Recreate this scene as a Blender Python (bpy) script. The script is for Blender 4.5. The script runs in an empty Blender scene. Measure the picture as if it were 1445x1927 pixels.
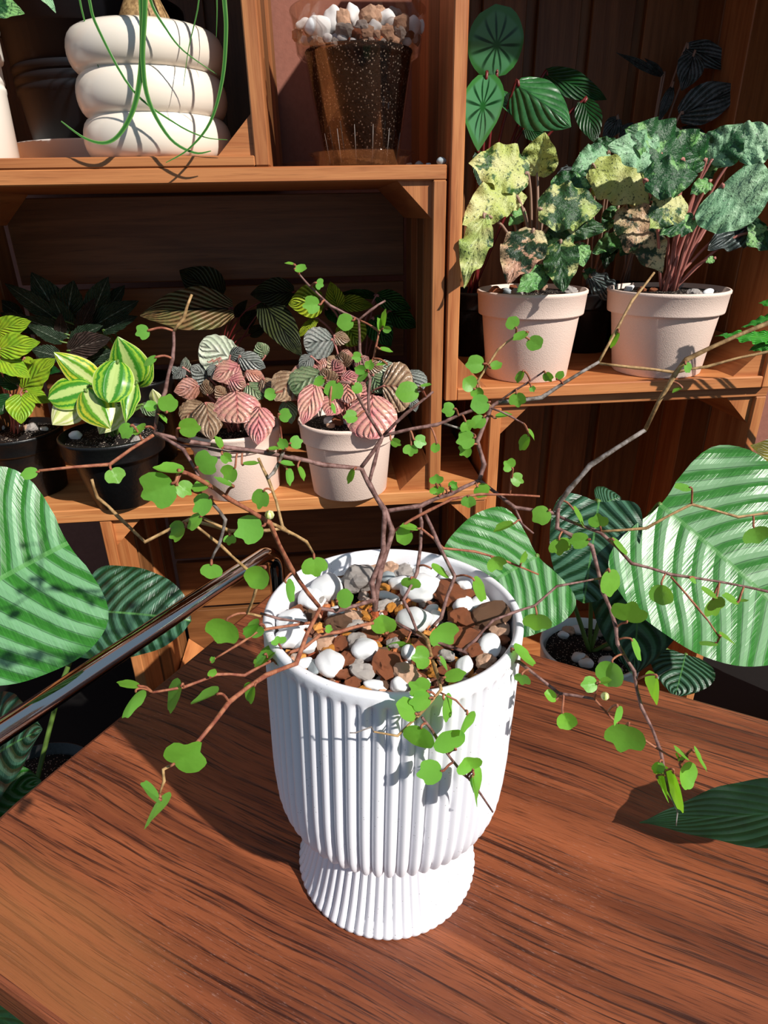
import bpy, bmesh, math, random
from mathutils import Vector, Matrix, noise as mnoise
R = random.Random(7)
sc = bpy.context.scene
COL = sc.collection
rad = math.radians

# ------------------------------------------------------------------ camera
CAM = Vector((0.0, 0.0, 0.40)); PITCH = rad(25.0); FPX = 1200.0; FW, FH = 1445.0, 1927.0
cd = bpy.data.cameras.new('camera'); cam = bpy.data.objects.new('camera', cd); COL.objects.link(cam)
cam.location = CAM; cam.rotation_euler = (rad(90) - PITCH, 0, 0)
cd.sensor_fit = 'VERTICAL'; cd.sensor_height = 36.0; cd.lens = 36.0 * FPX / FH
cd.clip_start = 0.01
sc.camera = cam

# ------------------------------------------------------------------ light
w = bpy.data.worlds.new('world'); sc.world = w; w.use_nodes = True
w.node_tree.nodes['Background'].inputs[0].default_value = (0.52, 0.74, 1.0, 1)
w.node_tree.nodes['Background'].inputs[1].default_value = 0.32
sd = bpy.data.lights.new('sun', 'SUN'); sun = bpy.data.objects.new('sun', sd); COL.objects.link(sun)
sd.energy = 4.9; sd.angle = rad(0.9); sd.color = (1.0, 0.955, 0.88)
SUN_EL = rad(38.0); SUN_AZ = Vector((-0.74, 0.67, 0)).normalized()
sun.rotation_euler = (SUN_AZ * math.cos(SUN_EL) + Vector((0, 0, -math.sin(SUN_EL)))).to_track_quat('-Z', 'Y').to_euler()
sc.view_settings.view_transform = 'Standard'; sc.view_settings.look = 'None'
sc.view_settings.exposure = 0.22; sc.view_settings.gamma = 1.0
sc.view_settings.use_curve_mapping = False

# ------------------------------------------------------------------ coordinates
cP, sP = math.cos(PITCH), math.sin(PITCH)
def ray(px, py):
    x = (px - FW / 2) / FPX; y = (py - FH / 2) / FPX
    return Vector((x, cP - y * sP, -sP - y * cP))
def at_y(px, py, Y):            # point seen at a pixel, at forward distance Y
    r = ray(px, py); return CAM + r * (Y / r.y)
def at_z(px, py, z):            # point seen at a pixel, on a level plane
    r = ray(px, py); return CAM + r * ((z - CAM.z) / r.z)
SO = Vector((0, 0.75, 0.066))
SM = (Matrix.Rotation(rad(5.5), 3, 'Z') @ Matrix.Rotation(rad(-1.0), 3, 'Y'))
SMI = SM.inverted()
def sh(u, v, w):                # shelf frame -> world
    return SO + SM @ Vector((u, v, w))
def at_v(px, py, v):            # point at depth v behind the crate fronts
    r = SMI @ ray(px, py); o = SMI @ (CAM - SO)
    return SO + SM @ (o + r * ((v - o.y) / r.y))
def at_w(px, py, w0):           # point on a crate floor of height w0, in shelf coordinates
    r = SMI @ ray(px, py); o = SMI @ (CAM - SO)
    return o + r * ((w0 - o.z) / r.z)
def uvw(p): return SMI @ (p - SO)
CROP = {'A': (0, 450, 2.89), 'B': (400, 450, 2.89), 'C': (820, 450, 2.312), 'D': (0, 850, 2.89), 'E': (460, 980, 2.676),
        'F': (850, 850, 2.4286), 'G': (460, 1250, 2.676), 'H': (950, 1150, 2.919), 'I': (0, 1350, 2.408), 'J': (850, 0, 2.4286),
        'P': (0, 0, 1)}
def px(c, x, y):
    a, b, s = CROP[c]; return (a + x / s, b + y / s)

# ------------------------------------------------------------------ node helper
def lin(h):
    h = h.lstrip('#'); o = []
    for i in (0, 2, 4):
        c = int(h[i:i + 2], 16) / 255.0
        o.append(c / 12.92 if c <= 0.04045 else ((c + 0.055) / 1.055) ** 2.4)
    return (o[0], o[1], o[2], 1.0)
class G:
    def __init__(s, name):
        s.m = bpy.data.materials.new(name); s.m.use_nodes = True; s.t = s.m.node_tree; s.t.nodes.clear()
        s.out = s.n('ShaderNodeOutputMaterial')
    def n(s, t): return s.t.nodes.new(t)
    def put(s, sock, v):
        if isinstance(v, bpy.types.NodeSocket): s.t.links.new(v, sock)
        else: sock.default_value = v
    def math(s, op, a, b=0.0, clamp=False):
        k = s.n('ShaderNodeMath'); k.operation = op; k.use_clamp = clamp; s.put(k.inputs[0], a); s.put(k.inputs[1], b); return k.outputs[0]
    def step(s, a, lo, hi):
        k = s.n('ShaderNodeMapRange'); k.interpolation_type = 'SMOOTHSTEP'; s.put(k.inputs[0], a); k.inputs[1].default_value = lo; k.inputs[2].default_value = hi
        return k.outputs[0]
    def mix(s, f, a, b):
        k = s.n('ShaderNodeMix'); k.data_type = 'RGBA'; s.put(k.inputs[0], f); s.put(k.inputs[6], a); s.put(k.inputs[7], b); return k.outputs[2]
    def noise(s, vec, scale, detail=3.0, rough=0.55, dist=0.0):
        k = s.n('ShaderNodeTexNoise'); s.t.links.new(vec, k.inputs['Vector']); k.inputs['Scale'].default_value = scale
        k.inputs['Detail'].default_value = detail; k.inputs['Roughness'].default_value = rough; k.inputs['Distortion'].default_value = dist
        return k.outputs[0]
    def voro(s, vec, scale):
        k = s.n('ShaderNodeTexVoronoi'); s.t.links.new(vec, k.inputs['Vector']); k.inputs['Scale'].default_value = scale; return k.outputs['Distance']
    def coord(s, which): return s.n('ShaderNodeTexCoord').outputs[which]
    def mapv(s, vec, sca, loc=None):
        k = s.n('ShaderNodeMapping'); s.t.links.new(vec, k.inputs[0]); k.inputs['Scale'].default_value = sca
        if loc is not None: s.put(k.inputs['Location'], loc)
        return k.outputs[0]
    def sep(s, vec):
        k = s.n('ShaderNodeSeparateXYZ'); s.t.links.new(vec, k.inputs[0]); return k.outputs
    def rnd(s): return s.n('ShaderNodeObjectInfo').outputs['Random']
    def rndv(s, f=37.0):
        k = s.n('ShaderNodeCombineXYZ'); r = s.math('MULTIPLY', s.rnd(), f); s.put(k.inputs[0], r); s.put(k.inputs[1], s.math('MULTIPLY', r, 1.7)); return k.outputs[0]
    def hsv(s, col, val, hue=0.5, sat=1.0):
        k = s.n('ShaderNodeHueSaturation'); s.put(k.inputs['Color'], col); s.put(k.inputs['Value'], val); s.put(k.inputs['Hue'], hue); s.put(k.inputs['Saturation'], sat); return k.outputs[0]
    def bump(s, h, strength, dist):
        k = s.n('ShaderNodeBump'); k.inputs['Strength'].default_value = strength; k.inputs['Distance'].default_value = dist; s.t.links.new(h, k.inputs['Height']); return k.outputs[0]
    def pbsdf(s, col, rough=0.5, spec=0.5, normal=None, metal=0.0, coat=0.0):
        p = s.n('ShaderNodeBsdfPrincipled'); s.put(p.inputs['Base Color'], col); s.put(p.inputs['Roughness'], rough); p.inputs['Specular IOR Level'].default_value = spec
        p.inputs['Metallic'].default_value = metal; p.inputs['Coat Weight'].default_value = coat
        if normal is not None: s.t.links.new(normal, p.inputs['Normal'])
        return p.outputs[0]
    def end(s, sh_): s.t.links.new(sh_, s.out.inputs[0]); return s.m
    def mixsh(s, f, a, b):
        k = s.n('ShaderNodeMixShader'); s.put(k.inputs[0], f); s.t.links.new(a, k.inputs[1]); s.t.links.new(b, k.inputs[2]); return k.outputs[0]
    def leafend(s, col, rough, normal=None, trans=0.3, tcol=None, spec=0.5):
        p = s.pbsdf(col, rough, spec, normal); t = s.n('ShaderNodeBsdfTranslucent'); s.put(t.inputs[0], col if tcol is None else tcol)
        return s.end(s.mixsh(trans, p, t.outputs[0]))

# ------------------------------------------------------------------ materials
def plain(name, hexc, rough=0.5, spec=0.5, metal=0.0, coat=0.0, grain=0.0, gs=300):
    g = G(name); c = lin(hexc); nrm = None
    if grain:
        v = g.coord('Object'); nz = g.noise(v, gs, 4); c = g.hsv(c, g.math('ADD', g.math('MULTIPLY', nz, grain * 2), 1 - grain)); nrm = g.bump(nz, 0.25, 0.002)
    return g.end(g.pbsdf(c, rough, spec, nrm, metal, coat))
def wood(name, a, b, dark, var=0.35):
    g = G(name); uv = g.coord('UV')
    base = g.mapv(uv, (1, 1, 1), g.rndv())
    n1 = g.noise(g.mapv(base, (5, 70, 1)), 1.0, 4, 0.6, 0.6)
    n2 = g.noise(g.mapv(base, (14, 420, 1)), 1.0, 3, 0.6)
    n3 = g.noise(g.mapv(base, (9, 22, 1)), 1.0, 3, 0.6, 1.0)
    c = g.mix(g.step(n1, 0.3, 0.7), lin(a), lin(b))
    c = g.mix(g.math('MULTIPLY', g.step(n2, 0.55, 0.75), 0.45), c, lin(dark))
    c = g.mix(g.math('MULTIPLY', g.step(n3, 0.66, 0.8), 0.35), c, lin(dark))
    c = g.hsv(c, g.math('ADD', g.math('MULTIPLY', g.rnd(), var), 1 - var / 2))
    return g.end(g.pbsdf(c, 0.5, 0.4, g.bump(n2, 0.35, 0.0008)))
M = {}
M['crate'] = wood('crate_wood', 'bf7d4b', '9f5c32', '55290f')
M['crate_shaded'] = wood('shade_darkened_crate_wood', '8a5a34', '6e4423', '3c1f0c')  # crate wood with interior shade put into its color, for slats and battens
M['plank'] = wood('plank_wood', 'c88a55', 'a9683a', '6a3414')
def table_wood():
    g = G('table_wood'); uv = g.coord('UV')
    warp = g.noise(g.mapv(uv, (3, 6, 1)), 1.0, 2)
    k = g.n('ShaderNodeCombineXYZ'); g.put(k.inputs[1], g.math('MULTIPLY', warp, 0.035))
    va = g.n('ShaderNodeVectorMath'); va.operation = 'ADD'; g.t.links.new(uv, va.inputs[0]); g.t.links.new(k.outputs[0], va.inputs[1]); p = va.outputs[0]
    n1 = g.noise(g.mapv(p, (2.5, 26, 1)), 1.0, 4, 0.6)
    n2 = g.noise(g.mapv(p, (7, 300, 1)), 1.0, 4, 0.68, 0.15)
    n3 = g.noise(g.mapv(p, (34, 900, 1)), 1.0, 2, 0.6)
    n4 = g.noise(g.mapv(p, (3, 70, 1)), 1.0, 3, 0.6, 0.3)
    c = g.mix(g.step(n1, 0.32, 0.68), lin('65341f'), lin('985434'))
    c = g.mix(g.math('MULTIPLY', g.step(n4, 0.5, 0.68), 0.5), c, lin('54261a'))
    c = g.mix(g.math('MULTIPLY', g.step(n2, 0.52, 0.64), 0.88), c, lin('2a110b'))
    c = g.mix(g.math('MULTIPLY', g.step(n3, 0.52, 0.70), 0.6), c, lin('2c150e'))
    # paler smooth sapwood near the rounded front corner
    u_, v_, _ = g.sep(uv); dd = g.math('SQRT', g.math('ADD', g.math('POWER', g.math('MULTIPLY', g.math('SUBTRACT', u_, 0.10), 0.50), 2.0), g.math('POWER', g.math('SUBTRACT', v_, 0.425), 2.0)))
    dd = g.math('ADD', dd, g.math('MULTIPLY', g.math('SUBTRACT', n1, 0.5), 0.10))
    c = g.mix(g.math('MULTIPLY', g.step(dd, 0.070, 0.022), 0.62), c, g.mix(n4, lin('8c5230'), lin('b07344')))
    # worn dusty specks
    sp = g.noise(g.mapv(uv, (130, 900, 1)), 1.0, 3, 0.75); wear = g.noise(g.mapv(uv, (6, 6, 1)), 1.0, 2)
    c = g.mix(g.math('MULTIPLY', g.step(sp, 0.58, 0.72), g.math('MULTIPLY', g.step(wear, 0.4, 0.7), 0.4)), c, lin('c9a79c'))
    h = g.math('SUBTRACT', g.math('MULTIPLY', n3, 0.4), g.math('MULTIPLY', g.step(n2, 0.52, 0.64), 0.6))
    return g.end(g.pbsdf(c, 0.42, 0.4, g.bump(h, 0.5, 0.001)))
M['table'] = table_wood()
def white_ceramic():
    g = G('white_fluted_ceramic'); v = g.coord('Object')
    s1 = g.voro(v, 420); n = g.noise(v, 60, 2)
    speck = g.math('MULTIPLY', g.math('LESS_THAN', s1, 0.09), g.math('GREATER_THAN', n, 0.52))
    c = g.mix(speck, lin('e9e8ee'), lin('6b6660'))
    return g.end(g.pbsdf(c, 0.42, 0.4, g.bump(g.noise(v, 900, 2), 0.08, 0.0005)))
M['white_pot'] = white_ceramic()
M['cream'] = plain('cream_glaze', 'ecdfcf', 0.28, 0.5, coat=0.2)
M['beige'] = plain('rice_husk_pot', 'ecd2c3', 0.62, 0.3, grain=0.10, gs=900)
M['blackpot'] = plain('black_plastic', '0d0d0e', 0.38, 0.5, grain=0.3, gs=160)
M['bucket'] = plain('black_bucket_plastic', '0e1016', 0.5, 0.4, grain=0.3, gs=14)
M['chrome'] = plain('chrome', 'c4c1be', 0.07, 0.5, metal=1.0)
M['whiteplastic'] = plain('white_plastic', 'e9e6e2', 0.35)
M['slot'] = plain('frosted_slot', '8a7f78', 0.4); M['canwhite'] = plain('white_can_paint', 'f3ece0', 0.4)
M['floor'] = plain('dark_floor', '0c0908', 0.8, 0.3, grain=0.3, gs=30)
M['wall'] = plain('pink_stucco', '8f5d4f', 0.85, 0.2, grain=0.18, gs=120)
def soil():
    g = G('dark_potting_soil'); v = g.coord('Object')
    a = g.voro(v, 330); n = g.noise(v, 260, 3, 0.7)
    c = g.mix(g.step(n, 0.4, 0.7), lin('080504'), lin('261812'))
    c = g.mix(g.math('LESS_THAN', a, 0.24), c, g.mix(g.noise(v, 90, 1), lin('6d5440'), lin('e2d6c6')))
    return g.end(g.pbsdf(c, 0.8, 0.3, g.bump(n, 0.8, 0.003)))
M['soil'] = soil()
def stone(name, a, b, rough=0.8, sc_=160, bs=0.6):
    g = G(name); v = g.mapv(g.coord('Object'), (1, 1, 1), g.rndv(3.0)); n = g.noise(v, sc_, 5, 0.65); n2 = g.noise(v, sc_ * 4, 3, 0.6)
    c = g.mix(g.step(n, 0.35, 0.7), lin(a), lin(b)); c = g.hsv(c, g.math('ADD', g.math('MULTIPLY', g.rnd(), 0.3), 0.85))
    return g.end(g.pbsdf(c, rough, 0.3, g.bump(g.math('ADD', n, g.math('MULTIPLY', n2, 0.5)), bs, 0.002)))
ST = {'white': stone('white_pebble', 'f4f3f3', 'd9dde2', bs=0.25), 'gray': stone('gray_pebble', 'c8beb8', '918984'), 'tan': stone('tan_stone', 'dfbaa0', 'bb8c6e'),
      'brown': stone('brown_lava', 'bb9072', '855a40', bs=1.0), 'rust': stone('rust_lava_stone', 'd98a60', 'ad5c38', bs=1.0), 'amber': stone('amber_gravel', 'e09a45', 'ae6a24', 0.5), 'blue': stone('bluish_pebble', 'b4bcc0', '7d898f', bs=0.3)}
def gravel_mat():
    g = G('mixed_gravel'); k = g.n('ShaderNodeNewGeometry').outputs['Random Per Island']
    r = g.n('ShaderNodeValToRGB'); r.color_ramp.interpolation = 'CONSTANT'; g.put(r.inputs[0], k)
    cols = ['9a4c2a', 'b56c42', '6a4434', 'cc8a45', 'a08e84', 'c99a80', '7a3a22', 'dedad8']
    e = r.color_ramp.elements; e[0].color = lin(cols[0]); e[1].position = 1 / 8; e[1].color = lin(cols[1])
    for i in range(2, 8): q = e.new(i / 8); q.color = lin(cols[i])
    n = g.noise(g.coord('Object'), 300, 4)
    return g.end(g.pbsdf(g.hsv(r.outputs[0], g.math('ADD', g.math('MULTIPLY', n, 0.8), 0.6)), 0.8, 0.3, g.bump(n, 0.8, 0.002)))
M['gravel'] = gravel_mat()
def clear_plastic():
    g = G('clear_plastic'); t = g.n('ShaderNodeBsdfTransparent'); t.inputs[0].default_value = (0.93, 0.90, 0.88, 1)
    gl = g.n('ShaderNodeBsdfGlossy'); gl.inputs['Roughness'].default_value = 0.04; gl.inputs[0].default_value = (1, 1, 1, 1)
    lw = g.n('ShaderNodeLayerWeight'); lw.inputs[0].default_value = 0.3
    f = g.math('ADD', g.math('MULTIPLY', lw.outputs['Fresnel'], 0.3), 0.004, True)
    return g.end(g.mixsh(f, t.outputs[0], gl.outputs[0]))
M['clear'] = clear_plastic()
def bark(name, a, b):
    g = G(name); v = g.coord('Object'); n = g.noise(v, 260, 3); c = g.mix(g.step(n, 0.35, 0.65), lin(a), lin(b))
    return g.end(g.pbsdf(c, 0.6, 0.3, g.bump(n, 0.6, 0.0006)))
M['twig'] = bark('twig_bark', '8a6862', '5a3c36'); M['twig_red'] = bark('young_red_twig', 'a2684c', '7c4232'); M['twig_gray'] = bark('grey_woody_stem', '8e8580', '55493f')
M['twig_tan'] = bark('tan_dry_stem', 'b39062', '80623e')
M['petiole_pink'] = plain('pink_petiole', 'a4665c', 0.45); M['petiole_green'] = plain('green_petiole', '5d7a34', 0.45); M['petiole_red'] = plain('dark_red_petiole', '6a1d1c', 0.45)
M['petiole_tan'] = plain('tan_petiole', '9a7a68', 0.45); M['petiole_orange'] = plain('orange_petiole', 'a8683a', 0.5)

def vein_s(g, k=0.35, n=9.0):
    u, v, _ = g.sep(g.coord('UV')); x = g.math('ABSOLUTE', g.math('MULTIPLY', g.math('SUBTRACT', u, 0.5), 2.0))
    s = g.math('SUBTRACT', v, g.math('MULTIPLY', g.math('POWER', x, 0.85), k)); f = g.math('FRACT', g.math('MULTIPLY', g.math('ADD', s, 2.0), n))
    tri = g.math('ABSOLUTE', g.math('SUBTRACT', g.math('MULTIPLY', f, 2.0), 1.0))   # 0 mid of band, 1 at its edges
    return x, v, tri
def wire_leaf():
    g = G('wire_plant_leaf'); x, v, tri = vein_s(g, 0.5, 4); n = g.noise(g.coord('Object'), 180, 3)
    c = g.mix(n, lin('67a430'), lin('88c848')); c = g.mix(g.rnd(), c, lin('63a040')); c = g.hsv(c, g.math('ADD', g.math('MULTIPLY', g.rnd(), 0.42), 0.82))
    return g.leafend(c, 0.45, g.bump(n, 0.25, 0.001), 0.35, lin('9adf2a'))
M['wire'] = wire_leaf()
def orbifolia(name, dark, mid, silver, amt=0.9):
    g = G(name); u_, v, _ = g.sep(g.coord('UV')); x = g.math('ABSOLUTE', g.math('MULTIPLY', g.math('SUBTRACT', u_, 0.5), 2.0)); lowf = g.noise(g.mapv(g.coord('UV'), (1.6, 2.2, 1)), 1.0, 0); s_ = g.math('ADD', g.math('SUBTRACT', v, g.math('MULTIPLY', g.math('POWER', x, 1.25), 0.40)), g.math('MULTIPLY', lowf, 0.16)); f_ = g.math('FRACT', g.math('MULTIPLY', g.math('ADD', s_, 2.0), 8.0)); tri = g.math('ABSOLUTE', g.math('SUBTRACT', g.math('MULTIPLY', f_, 2.0), 1.0))
    wob = g.noise(g.mapv(g.coord('UV'), (5, 9, 1)), 1.0, 2); fine = g.noise(g.mapv(g.coord('UV'), (3, 90, 1)), 1.0, 2)
    t = g.math('ADD', tri, g.math('MULTIPLY', g.math('SUBTRACT', wob, 0.5), 0.6))
    band = g.step(t, 0.28, 0.66)
    edge = g.step(x, 0.80, 0.97)
    c = g.mix(fine, lin(dark), lin(mid)); sil = g.mix(fine, lin(silver), lin(mid)); sil = g.mix(0.55, lin(silver), sil)
    pale = g.math('MULTIPLY', g.math('MULTIPLY', band, amt), g.math('SUBTRACT', 1.0, g.math('MULTIPLY', edge, 0.85)))
    c = g.mix(pale, c, sil)
    f2 = g.math('FRACT', g.math('MULTIPLY', g.math('ADD', s_, 2.03), 16.0)); c = g.mix(g.math('MULTIPLY', g.step(f2, 0.91, 0.97), 0.7), c, lin('14301a'))
    c = g.mix(g.math('MULTIPLY', g.math('LESS_THAN', x, 0.022), 0.7), c, lin('5f9a50'))
    h = g.math('ADD', tri, g.math('MULTIPLY', fine, 0.3))
    return g.leafend(c, 0.32, g.bump(h, 0.55, 0.004), 0.16)
M['orb'] = orbifolia('round_leaf_calathea', '1d4f16', '3c8a2a', '86b58c')
M['orb_b'] = orbifolia('bright_calathea', '1f5a1b', '47953a', '9fc29c', 0.8)
M['orb_dark'] = orbifolia('dark_calathea', '0c2410', '1c4a22', '5f8f74', 0.8)
def varieg(name, cream, cream2, green, dark, amt=0.5):
    g = G(name); x, v, tri = vein_s(g, 0.45, 5); o = g.mapv(g.coord('Object'), (1, 1, 1), g.rndv(3.0))
    n = g.noise(o, 45, 4, 0.65); sp = g.noise(o, 330, 3, 0.7); big = g.noise(o, 22, 2); 
    c = g.mix(g.step(big, 0.35, 0.65), lin(cream), lin(cream2))
    gm = g.step(g.math('ADD', n, g.math('MULTIPLY', g.math('SUBTRACT', g.rnd(), 0.5), 0.25)), 0.60 - amt * 0.2, 0.68 - amt * 0.2)
    c = g.mix(gm, c, g.mix(sp, lin(green), lin(dark)))
    c = g.mix(g.math('MULTIPLY', g.step(sp, 0.58, 0.63), 0.85), c, lin(dark))
    return g.leafend(c, 0.38, g.bump(g.math('SUBTRACT', sp, g.math('MULTIPLY', tri, 0.5)), 0.5, 0.003), 0.2)
M['var_cream'] = varieg('cream_variegated_leaf', 'd9d694', 'b9c46a', '4c7a30', '1c3316', 0.15)
M['var_mix'] = varieg('mixed_variegated_leaf', 'd2cf8e', '9fb45c', '3d6c33', '14281a', 0.62)
M['var_pink'] = varieg('pinkish_variegated_leaf', 'd9cb98', 'cf9c80', '33502c', '15241a', 0.6)
M['var_pale'] = varieg('pale_green_variegated_leaf', '9fc79a', '84b788', '3f7a46', '1d3f26', 0.2)
M['var_green'] = varieg('green_variegated_leaf', '8fbf74', '5f9a50', '2f6a32', '12301a', 0.7)
def quilt(name, a, b, vein, patch, amt=0.4, n=5.0, k=0.55, pw=0.8, bs=1.0, rough=0.36, psc=60):
    g = G(name); x, v, tri = vein_s(g, k, n); o = g.mapv(g.coord('Object'), (1, 1, 1), g.rndv(3.0)); nz = g.noise(o, psc, 4, 0.65); sp = g.noise(o, 420, 3, 0.7)
    c = g.mix(g.step(nz, 0.35, 0.62), lin(a), lin(b)); c = g.mix(g.math('MULTIPLY', g.step(sp, 0.55, 0.66), amt), c, lin(patch))
    c = g.mix(g.math('MULTIPLY', g.step(g.math('ADD', tri, g.math('MULTIPLY', g.math('SUBTRACT', g.noise(g.mapv(g.coord('UV'), (14, 20, 1)), 1.0, 2), 0.5), 0.8)), 0.72, 1.0), pw * 0.8), c, lin(vein)); c = g.mix(g.math('MULTIPLY', g.math('LESS_THAN', x, 0.05), pw), c, lin(vein))
    c = g.hsv(c, g.math('ADD', g.math('MULTIPLY', g.rnd(), 0.35), 0.82))
    h = g.math('SUBTRACT', 1.0, g.math('POWER', tri, 2.0))
    return g.leafend(c, rough, g.bump(h, bs, 0.004), 0.15)
M['cap_pink'] = quilt('pink_rippled_leaf', 'd9a79c', 'c98a74', 'a1463c', '4c4034', 0.7, pw=0.42, bs=0.7)
M['cap_rose'] = quilt('rose_rippled_leaf', 'd98a8a', 'd0a08a', 'b03a4a', '57352f', 0.5, pw=0.42, bs=0.7)
M['cap_silver'] = quilt('silver_dark_rippled_leaf', '9a9a94', '7d837c', '23281f', '5a4a44', 0.5, pw=0.5, bs=0.8)
M['cap_brown'] = quilt('brown_rippled_leaf', 'b89a7c', '8f7258', '7c3228', '3a3a28', 0.6, pw=0.42, bs=0.7)
M['cap_green'] = quilt('green_rippled_leaf', '5d7a50', '8a9a72', '1a2c18', 'c8a08c', 0.4, pw=0.42, bs=0.7)
M['cap_pale'] = quilt('pale_grey_green_leaf', 'cfd2bd', 'b9c4ab', 'a8ae98', 'e6d6c6', 0.3, pw=0.5)
M['quilt_olive'] = quilt('olive_quilted_leaf', '6d6a3e', '7e5f3e', '141a0e', '8f7a4a', 0.3, 8, 0.6, 0.95)
M['quilt_dark'] = quilt('dark_quilted_leaf', '39401f', '2c3420', '0a0e08', '5a5232', 0.3, 8, 0.6, 0.95)
M['pep_yellow'] = quilt('yellow_quilted_leaf', 'b9c52e', '9db82a', '50771a', '4f7a1c', 0.5, 7, 0.5, 0.7)
M['pep_deep'] = quilt('deep_green_quilted_leaf', '2c6a24', '1d4f1c', '0c2a0e', '6a9a34', 0.4, 7, 0.5, 0.9)
M['fitt'] = quilt('dark_pale_veined_leaf', '38503a', '283f2a', 'a8b8a2', '3c4c3a', 0.3, 8, 0.6, 0.8)
M['fittpink'] = quilt('dusky_veined_leaf', '54413c', '3c332e', '9a8a80', '2c2c24', 0.3, 8, 0.6, 0.55)
M['yg'] = quilt('yellow_green_leaf', '9dbd2c', '7fae28', '86a83a', 'c2cf3a', 0.3, 6, 0.55, 0.5, 0.6)
M['stripe_dark'] = quilt('dark_striped_leaf', '6a7474', '48544f', '1c2424', '9a9aa0', 0.5, 4, 0.9, 0.8, 0.8, 0.25)
M['deepgreen'] = quilt('deep_green_leaf', '17471d', '0f3416', '1d5a24', '0c2a10', 0.3, 7, 0.5, 0.4, 0.5, 0.3)
M['midgreen'] = quilt('mid_green_leaf', '3f7a44', '2c6232', '0f3a1a', '4c8a50', 0.2, 5, 0.6, 0.6, 0.4, 0.3)
M['darkleaf'] = quilt('dark_green_smooth_leaf', '143818', '0e2c12', '1b4a20', '0a220d', 0.25, 8, 0.55, 0.35, 0.3, 0.45)
M['fernleaf'] = quilt('bright_toothed_leaf', '3f9a2e', '2f8426', '60b03a', '2c7a20', 0.3, 6, 0.7, 0.5, 0.6)
M['oldleaf'] = quilt('yellow_brown_leaf', '7a7424', '5f5a1e', '8c7a2a', '4a3c14', 0.5, 8, 0.5, 0.4, 0.4)
def palm():
    g = G('strap_leaf'); x, v, tri = vein_s(g, 0, 1); c = g.mix(g.step(x, 0.3, 0.9), lin('2f6a24'), lin('6a9a48')); return g.leafend(c, 0.35, None, 0.15)
M['palm'] = palm()
def pep_stripe(name, mid, green, edge):
    g = G(name); x, v, tri = vein_s(g, 0, 1); o = g.mapv(g.coord('Object'), (1, 1, 1), g.rndv(3.0)); n = g.noise(o, 190, 5, 0.75); 
    xx = g.math('ADD', x, g.math('MULTIPLY', g.math('SUBTRACT', n, 0.5), 0.35))
    c = g.mix(g.step(xx, 0.16, 0.28), lin(mid), lin(green)); c = g.mix(g.step(xx, 0.45, 0.62), c, lin(edge)); c = g.mix(g.math('MULTIPLY', g.step(xx, 0.66, 0.72), g.math('SUBTRACT', 1.0, g.step(xx, 0.8, 0.86))), c, lin(green))
    c = g.mix(g.step(x, 0.93, 0.99), c, lin('d4e08a'))
    return g.leafend(c, 0.32, g.bump(g.math('SUBTRACT', 1, g.math('POWER', g.math('ABSOLUTE', g.math('SUBTRACT', x, 0.4)), 0.5)), 0.4, 0.004), 0.25)
M['pep_a'] = pep_stripe('striped_lime_leaf', 'b9d07a', '3f8a24', '9cc43a'); M['pep_b'] = pep_stripe('striped_yellow_leaf', 'c8d488', '5f9a22', 'd3d23c')
M['pep_pale'] = pep_stripe('pale_yellow_leaf', 'ecebb4', 'c6d07a', 'efeac0')
def melon():
    g = G('watermelon_striped_leaf'); u, v, _ = g.sep(g.coord('UV')); a = g.math('ARCTAN2', g.math('SUBTRACT', u, 0.5), g.math('SUBTRACT', v, 0.45))
    rr = g.math('SQRT', g.math('ADD', g.math('POWER', g.math('SUBTRACT', u, 0.5), 2.0), g.math('POWER', g.math('SUBTRACT', v, 0.45), 2.0)))
    s = g.math('COSINE', g.math('MULTIPLY', a, 11.0)); k = g.math('SUBTRACT', s, g.math('MULTIPLY', rr, 2.2))
    c = g.mix(g.step(k, -0.35, 0.35), lin('4f8a5c'), lin('0f3a1a')); c = g.mix(g.step(rr, 0.12, 0.04), c, lin('1d5a24')); c = g.mix(g.step(rr, 0.42, 0.5), c, lin('3d7a3a'))
    return g.leafend(c, 0.3, None, 0.12)
M['melon'] = melon()

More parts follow.
